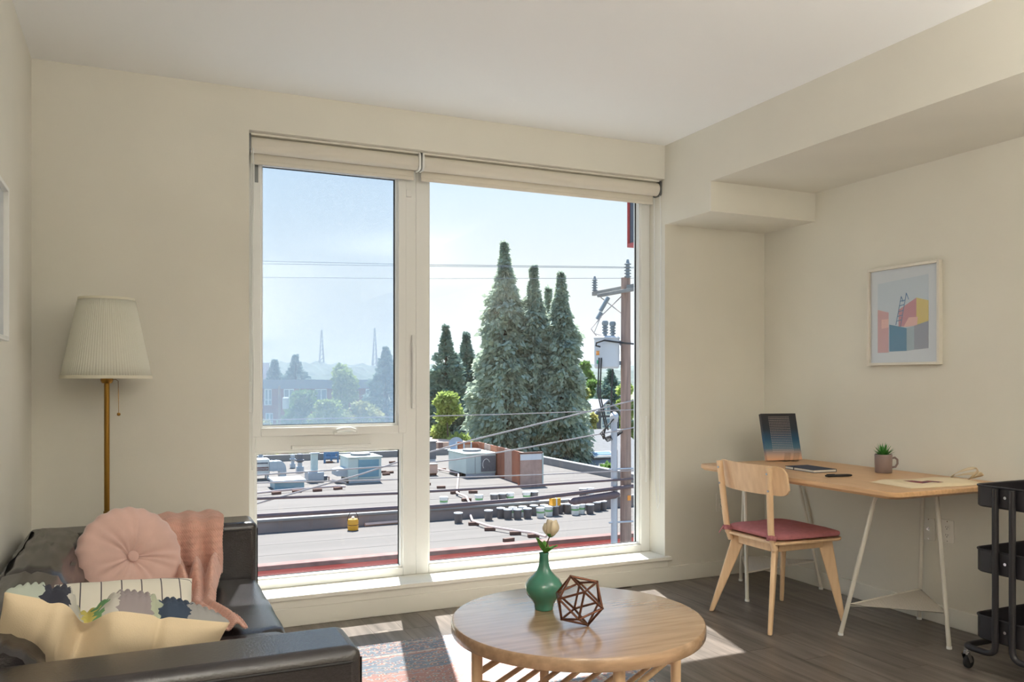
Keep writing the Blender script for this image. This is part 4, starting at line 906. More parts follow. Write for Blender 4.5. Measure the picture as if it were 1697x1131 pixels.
p = U(718, 789); k = mpp(p); t = thing('vent_box', 'small cream box vent beside the mullion', 'roof vent', p); obj('box', box(-9*k, 8*k, 0, .8, .12, 19*k), 'tan_wall', t, bevel=.03); obj('skid', box(-8*k, 7*k, .1, .7, 0, .12), 'sleeper', t); obj('lid', box(-9.5*k, 8.5*k, -.04, .84, 19*k, 20*k), 'hvac_white', t)
p = U(561, 785); k = mpp(p); t = thing('vent_box', 'tiny white box vent left of the pale blue air conditioner', 'roof vent', p); obj('box', box(-5*k, 5*k, 0, .4, 0, 7*k), 'hvac_white', t, bevel=.02); obj('lid', box(-5.5*k, 5.5*k, -.04, .44, 7*k, 8*k), 'galv', t)
# plywood screen behind the big unit
A_, B_, D_ = U(757, 779), U(793, 779), U(862, 803)
t = thing('plywood_screen', 'weathered plywood screen wall propped with pale studs', 'screen wall', A_)
Hs = 1.55
def screen_run(P0, P1, NP, braces):
    d = P1-P0; nrm = Vector((d.y, -d.x, 0)).normalized()
    if nrm.y > 0: nrm = -nrm
    for i in range(NP):
        q0, q1 = P0+d*(i/NP), P0+d*((i+1)/NP-.008); up = Vector((0,0,Hs/2))
        obj('panel', MB().bar(q0+up, q1+up, .04, Hs), ('ply_red', 'plywood', 'ply_red')[i % 3], t, smooth=False)
        obj('stud', MB().cyl(q0+nrm*.07, q0+nrm*.07+Vector((0,0,Hs)), .045, n=6), 'stud_pale', t)
        if braces and i % 2: obj('brace', MB().bar(q0+nrm*.12+Vector((0,0,.15)), q1+nrm*.12+Vector((0,0,Hs*.9)), .05, .1), 'ply_red', t, smooth=False)
    for z in (.38, .95): obj('girt', MB().bar(P0+nrm*.06+Vector((0,0,Hs*z)), P1+nrm*.06+Vector((0,0,Hs*z)), .07, .12), 'ply_red', t, smooth=False)
screen_run(Vector((0,0,0)), B_-A_, 3, False); screen_run(B_-A_, D_-A_, 6, True)
pb = U(880, 806); k = mpp(pb); b_ = thing('plywood_board', 'large plywood sheet standing upright at the screen end', 'board', pb); w_ = 43*k; H = 54*k
obj('sheet', box(-w_/2, w_/2, 0, .06, 0, H), 'plywood', b_, smooth=False); obj('edge_strip', box(-w_/2-.03, -w_/2+.03, -.03, .09, 0, H), 'ply_red', b_); obj('edge_strip', box(w_/2-.03, w_/2+.03, -.03, .09, 0, H), 'hvac_pale', b_); obj('top_strip', box(-w_/2, w_/2, -.03, .09, H, H+.06), 'sleeper', b_)
obj('patch', box(-w_/2+.05, w_/2-.05, -.012, 0, H*.80, H*.98), 'conc_white', b_, smooth=False)
p = U(756, 764); t = thing('satellite_dish', 'grey satellite dish beside the wooden screen', 'satellite dish', p); k = mpp(p)
obj('dish', MB().lathe([(0,0),(.25,.02),(.45,.09),(.46,.10),(.25,.05),(0,.03)], 20).xf(Matrix.Translation((0,0,1.0))@Matrix.Rotation(math.radians(70), 4, (.9,-.3,0))), 'galv', t); obj('mast', MB().cyl((0,.1,0), (0,.1,1.0), .04), 'galv', t)
# roof pipe sleepers
blocks = [(458,820),(492,817),(526,815),(560,812),(620,797),(646,785),(634,784),(640,788),(602,772),(707,805),(731,810),(754,819),(784,818),(773,831),(733,780),(760,789),(650,768),(604,766),(546,768)]
lows = [(785,871),(812,880),(854,887),(884,891),(843,898)]
bm_ = None
def block(p, i, label, grp, rz):
    o = obj('sleeper_block', box(-.2, .2, -.08, .08, 0, .12), 'sleeper', bevel=.015) if i == 0 else bsrc.copy()
    if i: C.objects.link(o)
    o.location = p; o.rotation_euler = (0, 0, rz); tag(o, label, 'wood block', grp); return o
blocks.sort(); 
for i, (x, y) in enumerate(blocks):
    o = block(U(x, y), i, f'brown wooden block on the upper roof, {ORD[i]} from the left', 'wooden pipe blocks', random.uniform(-.5,.5))
    if i == 0: bsrc = o
for i, (x, y) in enumerate(sorted(lows)): block(Lo(x, y), i+1, f'brown wooden block on the lower roof, {ORD[i]} from the left', 'wooden pipe blocks', random.uniform(-.4,.4))
def pz(x, y, z, dz=.13): v = atZ(x, y, z); v.z += dz; return v
tube_w('roof_pipe', 'pale pipe on blocks running left from the stack', [pz(*q, ZU) for q in ((424,823),(458,819),(492,816),(526,813.5),(560,811),(572,812))], .05, 'pipe_pale', 'pipe')
tube_w('roof_pipe', 'pale pipe from the cream vent box over the roof step', [pz(*q, ZU) for q in ((724,781),(760,789),(757,822),(773,829))]+[pz(779,838,ZU,.05)]+[pz(*q, ZL) for q in ((779,858),(783,869),(812,879),(854,886),(884,890),(905,896))], .045, 'pipe_pale', 'pipe')
# buckets
def mk_bucket(dark):
    t = thing('bucket', '', 'bucket'); bm = 'bucket_dark' if dark else 'bucket_white'
    obj('pail', MB().lathe([(0,0),(.13,0),(.135,.01),(.15,.30),(.156,.31),(.156,.335),(.15,.335)], 18), bm, t)
    obj('lid', MB().lathe([(.0,.335),(.160,.330),(.162,.352),(.155,.362),(0,.358)], 18), 'bucket_lid', t)
    if not dark: obj('label_band', MB().lathe([(.1425,.17),(.1465,.235),(.1485,.235),(.1445,.17)], 18), 'bucket_green', t)
    obj('bail', MB().tube([(-.157,0,.30)]+[(-.165*math.cos(a), -.02-.05*math.sin(a), .30-.13*math.sin(a)) for a in [PI*i/8 for i in range(9)]]+[(.157,0,.30)], .006, 5), 'wire_black', t)
    return t
src = {}
def bucket(p, dark, label, grp, sc=1.0):
    if dark not in src: t = src[dark] = mk_bucket(dark); t.location = p; t['label'] = label; t['group'] = grp; t.rotation_euler = (0,0,random.random()*6)
    else: t = dup(src[dark], p, random.random()*6, label, grp)
    t.scale = (sc,)*3; return t
Z3 = lambda x, y: (690+x*.2652, 680+y*.2652)
low = [(262,705,1),(451,688,1),(528,672,1),(572,681,1),(603,668,0),(633,681,1),(665,663,0),(694,676,1),(735,655,1),(775,672,0),(798,652,0),(828,662,0),(866,657,1),(892,645,1),(943,644,1),(973,638,0),(992,655,0),(1030,648,0),(1085,648,1),(1128,632,1),(1165,626,1)]
upp = [(190,612,0),(420,600,0),(518,594,1),(567,590,1),(626,590,0),(722,580,0),(770,577,1),(1065,553,1),(1110,550,0)]
nd = nw = 0
for i, (x, y, d) in enumerate(low):
    if d: nd += 1; lb = f'dark bucket with white lid on the lower roof, {ORD[nd-1]} dark one from the left'
    else: nw += 1; lb = f'white bucket on the lower roof, {ORD[nw-1]} white one from the left'
    bucket(Lo(*Z3(x, y)), d, lb, 'buckets along the roof step', 1.08)
for i, (x, y, d) in enumerate(upp):
    q = U(*Z3(x, y)); q.y = max(q.y, 31.0)
    bucket(q, d, f'{"dark" if d else "white"} bucket with white lid on the upper roof edge, {ORD[i]} from the left', 'buckets along the roof step', 1.08)
def ypail(p, label, up=0):
    t = thing('yellow_pail', label, 'bucket', p)
    obj('pail', MB().lathe([(0,0),(.17,0),(.19,.02),(.20,.16),(.17,.19),(.20,.22),(.195,.36),(.17,.40),(0,.40)], 18), 'pail_yellow', t); obj('knob', MB().lathe([(0,.40),(.05,.40),(.06,.46),(.03,.5),(0,.5)], 12), 'hvac_white', t)
    obj('band', MB().lathe([(.174,.175),(.182,.19),(.174,.205)], 18), 'wire_black', t)
    obj('bail', MB().tube([(-.2*math.cos(a), 0, .34+.34*math.sin(a)) for a in [PI*i/12 for i in range(13)]], .012, 5), 'wire_black', t)
ypail(Lo(585, 879), 'yellow water cooler on the lower roof in the left pane')
q = Lo(*Z3(866, 657)); t = thing('yellow_carton', 'yellow carton standing on a dark bucket in the bucket row', 'carton', q+Vector((0,0,.392)))
obj('box', box(-.19, .19, -.15, .15, 0, .30), 'pail_yellow', t, bevel=.01); obj('tape', box(-.03, .03, -.153, .153, .0, .303), 'hvac_white', t)
a, b = Lo(605, 873), Lo(664, 868); tube_w('lumber_plank', 'long pale plank lying below the roof step', [a+Vector((0,0,.06)), b+Vector((0,0,.06))], .07, 'tan_wall', 'plank', n=4)
# ---- utility pole
PX, PY = 14.37, 23.0
pole = thing('utility_pole', 'weathered wooden utility pole with crossarm at the right of the window', 'utility pole', (PX, PY, ZG))
def G(z): return z-ZG
obj('pole_shaft', MB().tube([(0,0,0),(0,0,G(-4)),(0,0,G(4.55))], [.21,.185,.15], 16), 'pole_wood', pole)
ca = obj('crossarm', box(-.06, .06, -1.6, 2.1, G(4.16), G(4.30)), 'crossarm', pole, bevel=.01)
obj('crossarm', box(-.20, -.09, -1.6, 1.5, G(4.05), G(4.16)), 'crossarm', pole, bevel=.01)
def insul(x, y, z, s=1.0):
    pr = [(0,0),(.045,0)]
    for i in range(5): pr += [(.05,.02+i*.08),(.09,.03+i*.08),(.09,.05+i*.08),(.05,.065+i*.08)]
    pr += [(.04,.43),(.03,.48),(0,.49)]
    obj('insulator', MB().lathe([(a*s, b*s) for a, b in pr], 14, (x, y, z)), 'insulator', pole)
insul(0, 2.0, G(4.30), 1.1); insul(-.02, -.15, G(4.52), 1.25); insul(0, -1.3, G(4.30), 1.1)
for (x, z) in ((-.35,3.95), (-.5,3.72), (-.62,3.45)): obj('cutout', MB().tube([(x,.5,G(z)),(x-.12,.55,G(z-.22))], .07, 8), 'insulator', pole)
for pts in ([(-.62,.5,G(3.3)),(-1.0,.5,G(2.9)),(-.7,.4,G(2.5)),(-.55,.3,G(2.25))], [(.0,.2,G(4.0)),(-.7,.4,G(3.3)),(-.95,.4,G(2.75)),(-.4,.2,G(2.6)),(0,-.1,G(2.2))], [(-.05,1.5,G(4.05)),(0,0,G(3.3))]):
    obj('jumper_wire', MB().tube(pts, .018, 5), 'cable_grey', pole)
tf = thing('transformer', 'pale grey pole transformer can with two bushings', 'transformer', (PX-.62, PY+.15, 1.62))
obj('can', MB().lathe([(0,0),(.36,0),(.38,.03),(.40,.05),(.40,.93),(.42,.95),(.42,.99),(.36,1.03),(0,1.05)], 28), 'transformer', tf)
for x, y, h_ in ((-.12,-.1,.50), (.28,.1,.42)):
    pr = [(0,1.02),(.06,1.02)]+[q for i in range(3) for q in ((.06,1.1+i*.09),(.10,1.12+i*.09),(.10,1.15+i*.09),(.06,1.17+i*.09))]+[(.10,1.40),(.11,1.46),(.08,1.52),(0,1.53)]
    obj('bushing', MB().lathe(pr, 14, (x, y, 0)), 'insulator', tf)
for z in (.12, .78): obj('bracket', box(.36, .85, -.10, .10, z, z+.12), 'galv', tf)
obj('sticker', MB().lathe([(.402,.45),(.406,.45),(.406,.60),(.402,.60)], 28), 'transformer', tf)
def patch(z0, z1, a0, a1, m_, nm):
    obj(nm, MB().grid(lambda u, v: (.404*math.cos(a0+(a1-a0)*u), .404*math.sin(a0+(a1-a0)*u), z0+(z1-z0)*v), 6, 2), m_, tf, solid=.004)
ca_ = math.atan2(-PY, -PX)
patch(.42, .56, ca_-.95, ca_-.6, 'sticker_orange', 'orange_sticker'); patch(.14, .26, ca_-.9, ca_-.6, 'sticker_green', 'green_sticker')
for i, (dx, dy, r_, z1) in enumerate(((-.50,-.1,.10,-.05), (-.30,.16,.08,-1.0))):
    obj('conduit', MB().tube([(dx,dy,0),(dx,dy,G(z1))], r_, 12), 'conduit', pole)
obj('weatherhead', MB().tube([(-.50,-.1,G(-.1)),(-.50,-.1,G(.02)),(-.55,-.2,G(.10)),(-.66,-.3,G(.04))], [.12,.14,.14,.10], 10), 'conduit', pole)
for j in range(5): obj('service_loop', MB().tube([(-.62,-.3,G(.02)),(-.85-.07*j,-.3,G(-.2-.06*j)),(-1.0+.05*j,-.2,G(-.5-.05*j)),(-.9+.1*j,-.1,G(-.62)),(-.3+.1*j,.0,G(-.45+.04*j))], .022, 5), 'wire_black', pole)
for x, z0, z1 in ((-1.05,1.95,-.3), (-.97,1.95,-.35), (-.55,1.6,-.4)): obj('riser_cable', MB().tube([(x,-.1,G(z0)),(x-.06,-.12,G((z0+z1)/2)),(x+.25*(z0 > 1.8),-.1,G(z1))], .026, 5), 'wire_black', pole)
obj('secondary_cable', MB().tube([(.9,-.3,G(2.36)),(-.2,-.3,G(2.42)),(-.95,-.25,G(2.50)),(-1.2,-.2,G(2.42)),(-1.22,-.2,G(2.33)),(-1.05,-.15,G(2.30))], .03, 6), 'wire_black', pole)
obj('tag_plate', box(-.06, .06, -.215, -.20, G(-2.62), G(-2.46)), 'sticker_orange', pole)
obj('splice_case', MB().tube([(-2.2,-.25,G(-2.52)),(-2.05,-.25,G(-2.52)),(-.55,-.25,G(-2.40)),(-.40,-.25,G(-2.40))], [.06,.12,.12,.06], 10), 'cable_dark', pole)
def bolts(z):
    obj('guard_bolt', MB().tube([(-.7,-.12,G(z)),(.25,-.22,G(z))], .03, 5), 'conduit', pole)
for z in (-4.3, -3.3, -1.6): bolts(z)
# ---- cables strung along the alley (heights read at the alley depth, extended past the frame)
def cab(label, pts, r, m_, Yp=PY-.25, name='overhead_cable', grp='overhead cables'):
    P = [atY(x, y, Yp) for x, y in pts]; d0 = (P[0]-P[1]).normalized(); d1 = (P[-1]-P[-2]).normalized()
    P = [P[0]+d0*24]+P+[P[-1]+d1*12]; tube_w(name, label, P, r, m_, 'cable', grp)
cab('thick dark cable bundle crossing lowest, just above the buckets', [(425,856),(662,842),(712,841),(875,828),(1035,808)], .066, 'cable_dark')
cab('dark cable bundle crossing above the thick one', [(425,827),(662,818),(712,815),(875,806),(1035,795)], .04, 'cable_dark')
cab('thin grey cable crossing at the foot of the plywood board', [(425,801),(662,795),(712,793),(875,788),(1035,781)], .018, 'cable_grey')
cab('thin pale cable crossing the rooftop units in the left pane', [(425,788),(560,779),(664,772),(757,762),(875,742),(1035,712)], .022, 'cable_grey')
cab('pale service cable rising steeply to the weatherhead', [(515,810),(600,786),(690,756),(790,728),(880,706),(985,680)], .024, 'cable_grey')
cab('thin cable crossing low in front of the tall conifers', [(712,690),(840,687),(1035,680)], .016, 'cable_grey')
cab('topmost thin power line across the sky', [(433,433),(700,439),(1043,443)], .009, 'insulator', PY-.15)
cab('second power line just under the topmost one', [(433,437.5),(700,441.5),(1043,444.5)], .008, 'insulator', PY-.12)
cab('lowest thin power line across the sky', [(433,460),(700,462),(988,461.5)], .008, 'insulator', PY+2.0)
# blade sign on our own facade
sg = thing('blade_sign', 'dark projecting sign with red edge at the top right pane', 'sign', (3.72, 5.62, 2.46))
obj('panel', box(.02, .13, -.5, .5, .03, 2.2), 'sign_dark', sg, smooth=False); obj('edge_trim', box(0, .15, .5, .512, 0, 2.23).box(0, .15, -.5, .5, 0, .03), 'sign_red', sg, smooth=False)
obj('bracket', box(.05, .1, -1.02, -.5, 1.2, 1.3), 'sign_dark', sg); sg.location = (3.87, 5.66, 2.40)
# ================================================================ outside: trees, houses, hills
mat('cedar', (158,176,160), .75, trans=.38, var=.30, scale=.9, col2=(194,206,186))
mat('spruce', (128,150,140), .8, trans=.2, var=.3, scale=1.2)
mat('birch_leaf', (150,172,88), .7, trans=.4, var=.25, scale=.8, col2=(178,192,112))
mat('shrub_leaf', (112,142,78), .7, trans=.35, var=.3, scale=.8)
mat('willow_leaf', (140,160,96), .7, trans=.4, var=.25, scale=.8, col2=(190,180,110))
mat('bark', (84,70,62), .9, var=.2, scale=3)
mat('hill_green', (46,62,52), .95, var=.35, scale=.03, col2=(84,98,84))
mat('mast', (110,112,118), .6)
def leafmesh(name, c, d, s, wd, m_, parent):
    n = len(c); sd = np.cross(d, rng.normal(size=(n,3))); sd /= np.linalg.norm(sd, axis=1)[:,None]+1e-9; up = np.cross(sd, d)
    v = np.empty((n,4,3)); v[:,0] = c; v[:,1] = c+d*(s*.5)[:,None]+sd*(wd*s)[:,None]+up*(s*.12)[:,None]; v[:,2] = c+d*s[:,None]; v[:,3] = c+d*(s*.5)[:,None]-sd*(wd*s)[:,None]+up*(s*.12)[:,None]
    me = bpy.data.meshes.new(name); me.vertices.add(4*n); me.vertices.foreach_set('co', v.reshape(-1)); i = np.arange(n)*4
    lp = np.stack([i,i+1,i+2,i,i+2,i+3], 1).reshape(-1); me.loops.add(6*n); me.loops.foreach_set('vertex_index', lp); me.polygons.add(2*n); me.polygons.foreach_set('loop_start', np.arange(2*n)*3)
    me.update(); me.validate(); me.materials.append(M[m_]); return link(name, me, parent)
def unit(a): return a/(np.linalg.norm(a, axis=1)[:,None]+1e-9)
def conifer(name, label, base, H, R, m_, nb, ns, size, droop, p=.85, grp=None, t0=.06, lump=.3):
    t = thing(name, label, 'tree', base, group=grp); cs = []; ds = []; ss_ = []
    obj('trunk', MB().tube([(0,0,0),(.05,0,H*.5),(0,0,H*.98)], [R*.10+.1,R*.06+.05,.02], 8), 'bark', t)
    for b in range(nb):
        f = t0+(1-t0)*(b+rng.random())/nb; f = 1-(1-f)**1.25 if f < 1 else 1
        a = rng.random()*2*PI; L = max(.10, R*(1-f)**p*(1-lump/2+lump*rng.random())*min(1, .12+(1-f)*4)); z0 = H*f
        u = .25+.75*rng.random(ns)**.6; x = u*L; zz = z0+x*(.25 if droop > .5 else -.05)-droop*x*x/max(L,.3)*.8
        ww = (1.1-u)*L*.30+.08; lat = rng.normal(size=ns)*ww; vz = rng.normal(size=ns)*.16*L**.5
        c = np.stack([np.cos(a)*x-np.sin(a)*lat, np.sin(a)*x+np.cos(a)*lat, np.minimum(zz+vz*min(1, (1-f)*4), H)], 1)
        d = np.stack([np.cos(a)*np.ones(ns)*.7, np.sin(a)*np.ones(ns)*.7, np.full(ns, -droop*1.1+.15)], 1)+rng.normal(size=(ns,3))*.35
        cs.append(c); ds.append(unit(d)); ss_.append(size*(.6+.8*rng.random(ns))*min(1, .5+2.2*(1-f)))
    tip = np.zeros((40,3)); tip[:,2] = H*(.96+.04*rng.random(40)); cs.append(tip); ds.append(unit(rng.normal(size=(40,3))*.4+np.array([0,0,.5]))); ss_.append(np.full(40, size*.38))
    leafmesh('foliage', np.concatenate(cs), np.concatenate(ds), np.concatenate(ss_), .26, m_, t); return t
def broadleaf(name, label, base, H, Rx, m_, nblob, nl, size, grp=None, zlo=.15, hang=0):
    t = thing(name, label, 'tree', base, group=grp); cs = []; ds = []
    obj('trunk', MB().tube([(0,0,0),(.1,0,H*.4),(0,.1,H*.8)], [.2,.13,.04], 7), 'bark', t)
    for b in range(nblob):
        f = zlo+(1-zlo)*rng.random(); e = math.sqrt(max(.05, 1-abs((f-.5*(1+zlo))/(.5*(1-zlo)))**2.2)); a = rng.random()*2*PI; r = Rx*e*rng.random()**.5*.8
        cc = np.array([math.cos(a)*r, math.sin(a)*r, H*f]); br = Rx*(.26+.22*rng.random())
        n = unit(rng.normal(size=(nl,3))); rr = br*(.55+.5*rng.random(nl)); n2 = n*np.array([1,1,.75 if not hang else 1.3])
        c = cc+n2*rr[:,None]; c[:,2] = np.minimum(c[:,2], H); cs.append(c); ds.append(unit(n*.6+rng.normal(size=(nl,3))*.7+np.array([0,0,-hang])))
    c = np.concatenate(cs); leafmesh('foliage', c, np.concatenate(ds), size*(.6+.8*rng.random(len(c))), .34, m_, t); return t
def gnd(x, Y):  # ground point of the column x at depth Y
    q = atY(x, 630, Y); return Vector((q.x, q.y, ZG))
def ztop(x, y, Y): return atY(x, y, Y).z
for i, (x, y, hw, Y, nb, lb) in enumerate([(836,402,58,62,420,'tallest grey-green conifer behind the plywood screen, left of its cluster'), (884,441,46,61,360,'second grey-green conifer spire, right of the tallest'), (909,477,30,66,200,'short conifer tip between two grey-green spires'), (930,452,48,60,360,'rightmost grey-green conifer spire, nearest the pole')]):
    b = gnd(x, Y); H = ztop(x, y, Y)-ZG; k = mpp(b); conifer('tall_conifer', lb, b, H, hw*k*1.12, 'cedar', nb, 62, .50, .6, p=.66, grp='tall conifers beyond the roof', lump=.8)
for x, y, hw, Y, lb in [(739,541,56,72,'dark spruce left of the tall conifers, the taller of two'), (773,553,56,74,'dark spruce left of the tall conifers, the shorter of two')]:
    b = gnd(x, Y); conifer('dark_spruce', lb, b, ztop(x, y, Y)-ZG, hw*mpp(b)*1.1, 'spruce', 230, 44, .5, .15, p=.8, grp='dark spruces', lump=.6)
for x, y, hw, Y, lb in [(455,598,34,118,'small dark conifer behind the brick building, far left'), (490,590,52,112,'spreading dark conifer above the brick building roof'), (640,577,52,98,'broad dark conifer at the right of the left pane'), (1012,613,44,105,'small dark conifer beyond the transformer')]:
    b = gnd(x, Y); conifer('far_conifer', lb, b, ztop(x, y, Y)-ZG, hw*mpp(b)*1.15, 'spruce', 150, 40, .7, .2, p=.75, grp='far conifers', lump=.6)
for x, y, hw, Y, m_, nb, hang, lb in [(742,657,34,58,'birch_leaf',30,0,'bright yellow-green tree below the dark spruces'), (568,606,26,90,'birch_leaf',22,.5,'slim pale green birch in front of the brick building'), (500,652,36,84,'shrub_leaf',26,0,'round green tree in front of the brick building, left of the birch'), (545,668,34,76,'birch_leaf',24,0,'low bright green tree below the birch'), (607,668,34,80,'willow_leaf',26,.6,'drooping olive tree at the right of the brick building'), (440,690,16,70,'willow_leaf',12,0,'small yellowish tree at the left edge of the left pane'), (652,690,20,74,'shrub_leaf',14,0,'dark shrubby tree by the left pane mullion'),
    (966,640,20,66,'willow_leaf',22,.7,'hanging yellow-green tree between conifers and dark house'), (985,632,26,120,'shrub_leaf',20,0,'hazy green tree far behind the dark house'), (1040,640,24,96,'birch_leaf',18,0,'light green tree behind the utility pole'), (970,604,18,170,'shrub_leaf',14,0,'distant grey-green tree at the conifers right edge'), (1020,650,16,110,'birch_leaf',12,0,'small bright tree beside the utility pole'), (715,628,26,130,'shrub_leaf',14,0,'distant green tree beside the mullion'), (1000,748,14,40,'shrub_leaf',8,0,'low green bush under the grey roof')]:
    b = gnd(x, Y); broadleaf('leafy_tree', lb, b, ztop(x, y, Y)-ZG, hw*mpp(b), m_, nb, 300, .34*max(1, Y/75), hang=hang, grp='leafy trees beyond the roof')
# ---- buildings
def building(name, label, xl, xr, yt, Y, depth, m_, cornice=None):
    a, b = atY(xl, yt, Y), atY(xr, yt, Y); t = thing(name, label, 'building', ((a.x+b.x)/2, Y, ZG)); w_ = b.x-a.x; H = (a.z+b.z)/2-ZG
    obj('walls', box(-w_/2, w_/2, 0, depth, 0, H), m_, t, smooth=False)
    if cornice: obj('cornice', box(-w_/2-.2, w_/2+.2, -.25, depth, H-cornice, H+.1), 'cornice', t, smooth=False)
    return t, w_, H, (a.x+b.x)/2
def window_on(t, x0, x1, z0, z1, nx=2):
    f = obj('window', box(x0, x1, -.12, 0, z0, z1), 'trim_white', t, smooth=False); n = nx; g = (x1-x0)/n
    for i in range(n):
        obj('pane', box(x0+g*i+.12, x0+g*(i+1)-.06, -.16, -.12, z0+(z1-z0)*.36, z1-.12), 'window_dark', f, smooth=False); obj('pane', box(x0+g*i+.12, x0+g*(i+1)-.06, -.16, -.12, z0+.12, z0+(z1-z0)*.30), 'window_dark', f, smooth=False)
Yb = 104
t, w_, H, cx = building('brick_building', 'long two-storey red brick building with grey cornice behind the trees', 300, 643, 631, Yb, 18, 'brick', 1.0)
for x0, x1 in ((438,450), (470,487), (522,541), (556,568), (606,627)):
    a, b = atY(x0, 645, Yb), atY(x1, 672, Yb); window_on(t, a.x-cx, b.x-cx, b.z-ZG, a.z-ZG)
for x0, x1 in ((440,452), (525,541), (606,627)):
    a, b = atY(x0, 685, Yb), atY(x1, 706, Yb); window_on(t, a.x-cx, b.x-cx, b.z-ZG, a.z-ZG)
building('white_block', 'small white building block rising behind the brick roof', 425, 446, 602, 128, 8, 'conc_white')
# street light in front of the brick building
a = gnd(463, 80); t = thing('far_pole', 'slim utility pole with a white transformer before the brick building', 'utility pole', a); obj('shaft', MB().cyl((0,0,0), (0,0,ztop(463,640,80)-ZG), .16, .12, n=8), 'pole_wood', t); obj('transformer_can', MB().lathe([(0,0),(.3,0),(.3,1.0),(.2,1.1),(0,1.1)], 14, (.55,-.2,ztop(463,678,80)-ZG)), 'transformer', t)
def gable(name, label, xl, xr, ye, yr, Y, depth, wall, roof, axis='x'):
    a, b = atY(xl, ye, Y), atY(xr, ye, Y); zr = atY((xl+xr)/2, yr, Y).z; w_ = b.x-a.x; t = thing(name, label, 'house', ((a.x+b.x)/2, Y, ZG)); ze = a.z-ZG; zr -= ZG
    obj('walls', MB().prism([(-w_/2,0),(w_/2,0),(w_/2,ze),(0,zr),(-w_/2,ze)], 0, depth, 'y') if axis == 'y' else box(-w_/2, w_/2, 0, depth, 0, ze), wall, t, smooth=False)
    if axis == 'y':
        for s in (-1, 1): obj('roof', MB().add([(s*(w_/2+.4), -.5, ze-.35), (s*(w_/2+.4), depth+.5, ze-.35), (0, depth+.5, zr+.05), (0, -.5, zr+.05)], [(0,1,2,3)]), roof, t, smooth=False, solid=.15)
    else:
        for y0, y1 in ((-.5, depth/2), (depth+.5, depth/2)): obj('roof', MB().add([(-w_/2-.4, y0, ze-.2), (w_/2+.4, y0, ze-.2), (w_/2+.4, y1, zr), (-w_/2-.4, y1, zr)], [(0,1,2,3)]), roof, t, smooth=False, solid=.15)
    return t, w_, ze, zr
t, w_, ze, zr = gable('dark_house', 'dark shingled gable house between the trees and the pole', 984, 1026, 684, 664, 78, 9, 'house_dark', 'cornice', 'y')
for z in (.62, .80): window_on(t, -w_*.22, w_*.12, zr*z, zr*z+1.2)
a = atY(950, 783, 44); 
t, w_, ze, zr = gable('grey_roof_house', 'house with a broad light grey shingle roof and skylight beside the pole', 968, 1100, 792, 722, 56, 14, 'conc_white', 'roof_grey')
sk = obj('skylight', MB().obox((-w_*.5+3.0, 2.4, ze+(zr-ze)*.42+.15), 1.9, .8, .16, Matrix.Rotation(math.atan2(zr-ze, 7.5), 3, 'X')), 'trim_white', t); obj('pane', MB().obox((-w_*.5+3.0, 2.36, ze+(zr-ze)*.42+.24), 1.6, .55, .05, Matrix.Rotation(math.atan2(zr-ze, 7.5), 3, 'X')), 'window_dark', sk)
obj('vent_pipe', MB().cyl((-w_*.5+1.5, .8, ze), (-w_*.5+1.5, .8, ze+.9), .08), 'coil_dark', t)
gable('small_house', 'small house with pale gable roof behind the air conditioner', 762, 790, 726, 712, 70, 6, 'house_dark', 'roof_grey', 'y')
t, w_, H, cx = building('tan_shed', 'low tan walled shed behind the far parapet', 722, 776, 733, 55, 5, 'tan_wall')
obj('downpipe', box(-w_/2+.2, -w_/2+.5, -.1, 0, 0, H), 'felt_edge', t)
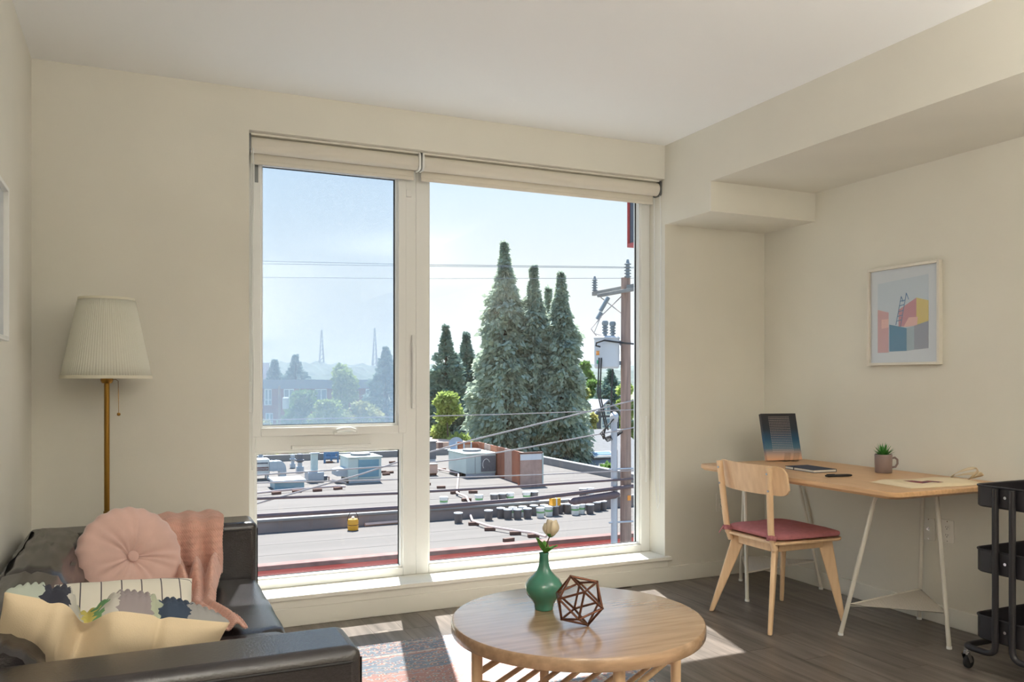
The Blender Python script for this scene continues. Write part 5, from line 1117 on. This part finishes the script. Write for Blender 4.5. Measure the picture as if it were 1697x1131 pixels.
# ---- wooded hill ridge and masts
def ridge(label, Y, hb, amp, seed, x0=-2200, x1=4200):
    r_ = np.random.default_rng(seed); n = 900; xs = np.linspace(x0, x1, n); h = hb+amp*.5*np.sin(xs/420+seed)+amp*.3*np.sin(xs/130+2*seed)
    jag = r_.random(n)*6*(r_.random(n) > .35); jag += (r_.random(n) > .95)*6; m = MB(); vs = []
    for i in range(n):
        for j, (dy, f) in enumerate(((-500,0),(-330,.25),(-200,.55),(-90,.82),(0,1.0))): vs.append((xs[i], Y+dy+r_.normal()*14, ZG-1+(h[i]-ZG)*f+(jag[i] if j == 4 else r_.random()*4*(j > 0))))
    vs2 = [(xs[i], Y+60, ZG-1) for i in range(n)]
    m.add(vs, [(i*5+j, (i+1)*5+j, (i+1)*5+j+1, i*5+j+1) for i in range(n-1) for j in range(4)]); o = obj('wooded_ridge', m, 'hill_green', smooth=False); tag(o, label, 'hill'); return o
ridge('hazy blue wooded ridge along the horizon', 1900, 40, 9, 3)
ridge('lower wooded slope in front of the horizon ridge', 1100, 10, 7, 5)
for x, yt, lb in ((533,547,'left radio mast on the horizon'), (621,544,'right radio mast on the horizon')):
    b = atY(x, 606, 1880); top = atY(x, yt, 1880).z; t = thing('radio_mast', lb, 'radio mast', b); H = top-b.z; m = MB()
    for sx, sy in ((-1,-1),(1,-1),(1,1),(-1,1)): obj('mast_leg', MB().cyl((sx*5,sy*5,0), (sx*.8,sy*.8,H), 1.2, .7, n=5), 'mast', t)
    for j in range(8):
        z = H*j/8; w0 = 5-4.2*j/8; w1 = 5-4.2*(j+1)/8; obj('brace', MB().cyl((-w0,-w0,z), (w1,-w1,z+H/8), .8, n=4), 'mast', t)
# ---------------------------------------------------------------- summer haze over the far valley
m = bpy.data.materials.new('haze'); m.use_nodes = True; t = m.node_tree; t.nodes.clear()
vs = t.nodes.new('ShaderNodeVolumeScatter'); vs.inputs['Color'].default_value = (.80,.90,1,1); vs.inputs['Density'].default_value = .00017; vs.inputs['Anisotropy'].default_value = .2
oo = t.nodes.new('ShaderNodeOutputMaterial'); t.links.new(vs.outputs[0], oo.inputs['Volume']); M['haze'] = m
hz = obj('valley_haze', box(-2400, 4400, 140, 2300, ZG+.05, 90), 'haze', smooth=False, kind='stuff'); hz['label'] = 'thin blue haze hanging over the far valley'; hz['category'] = 'haze'
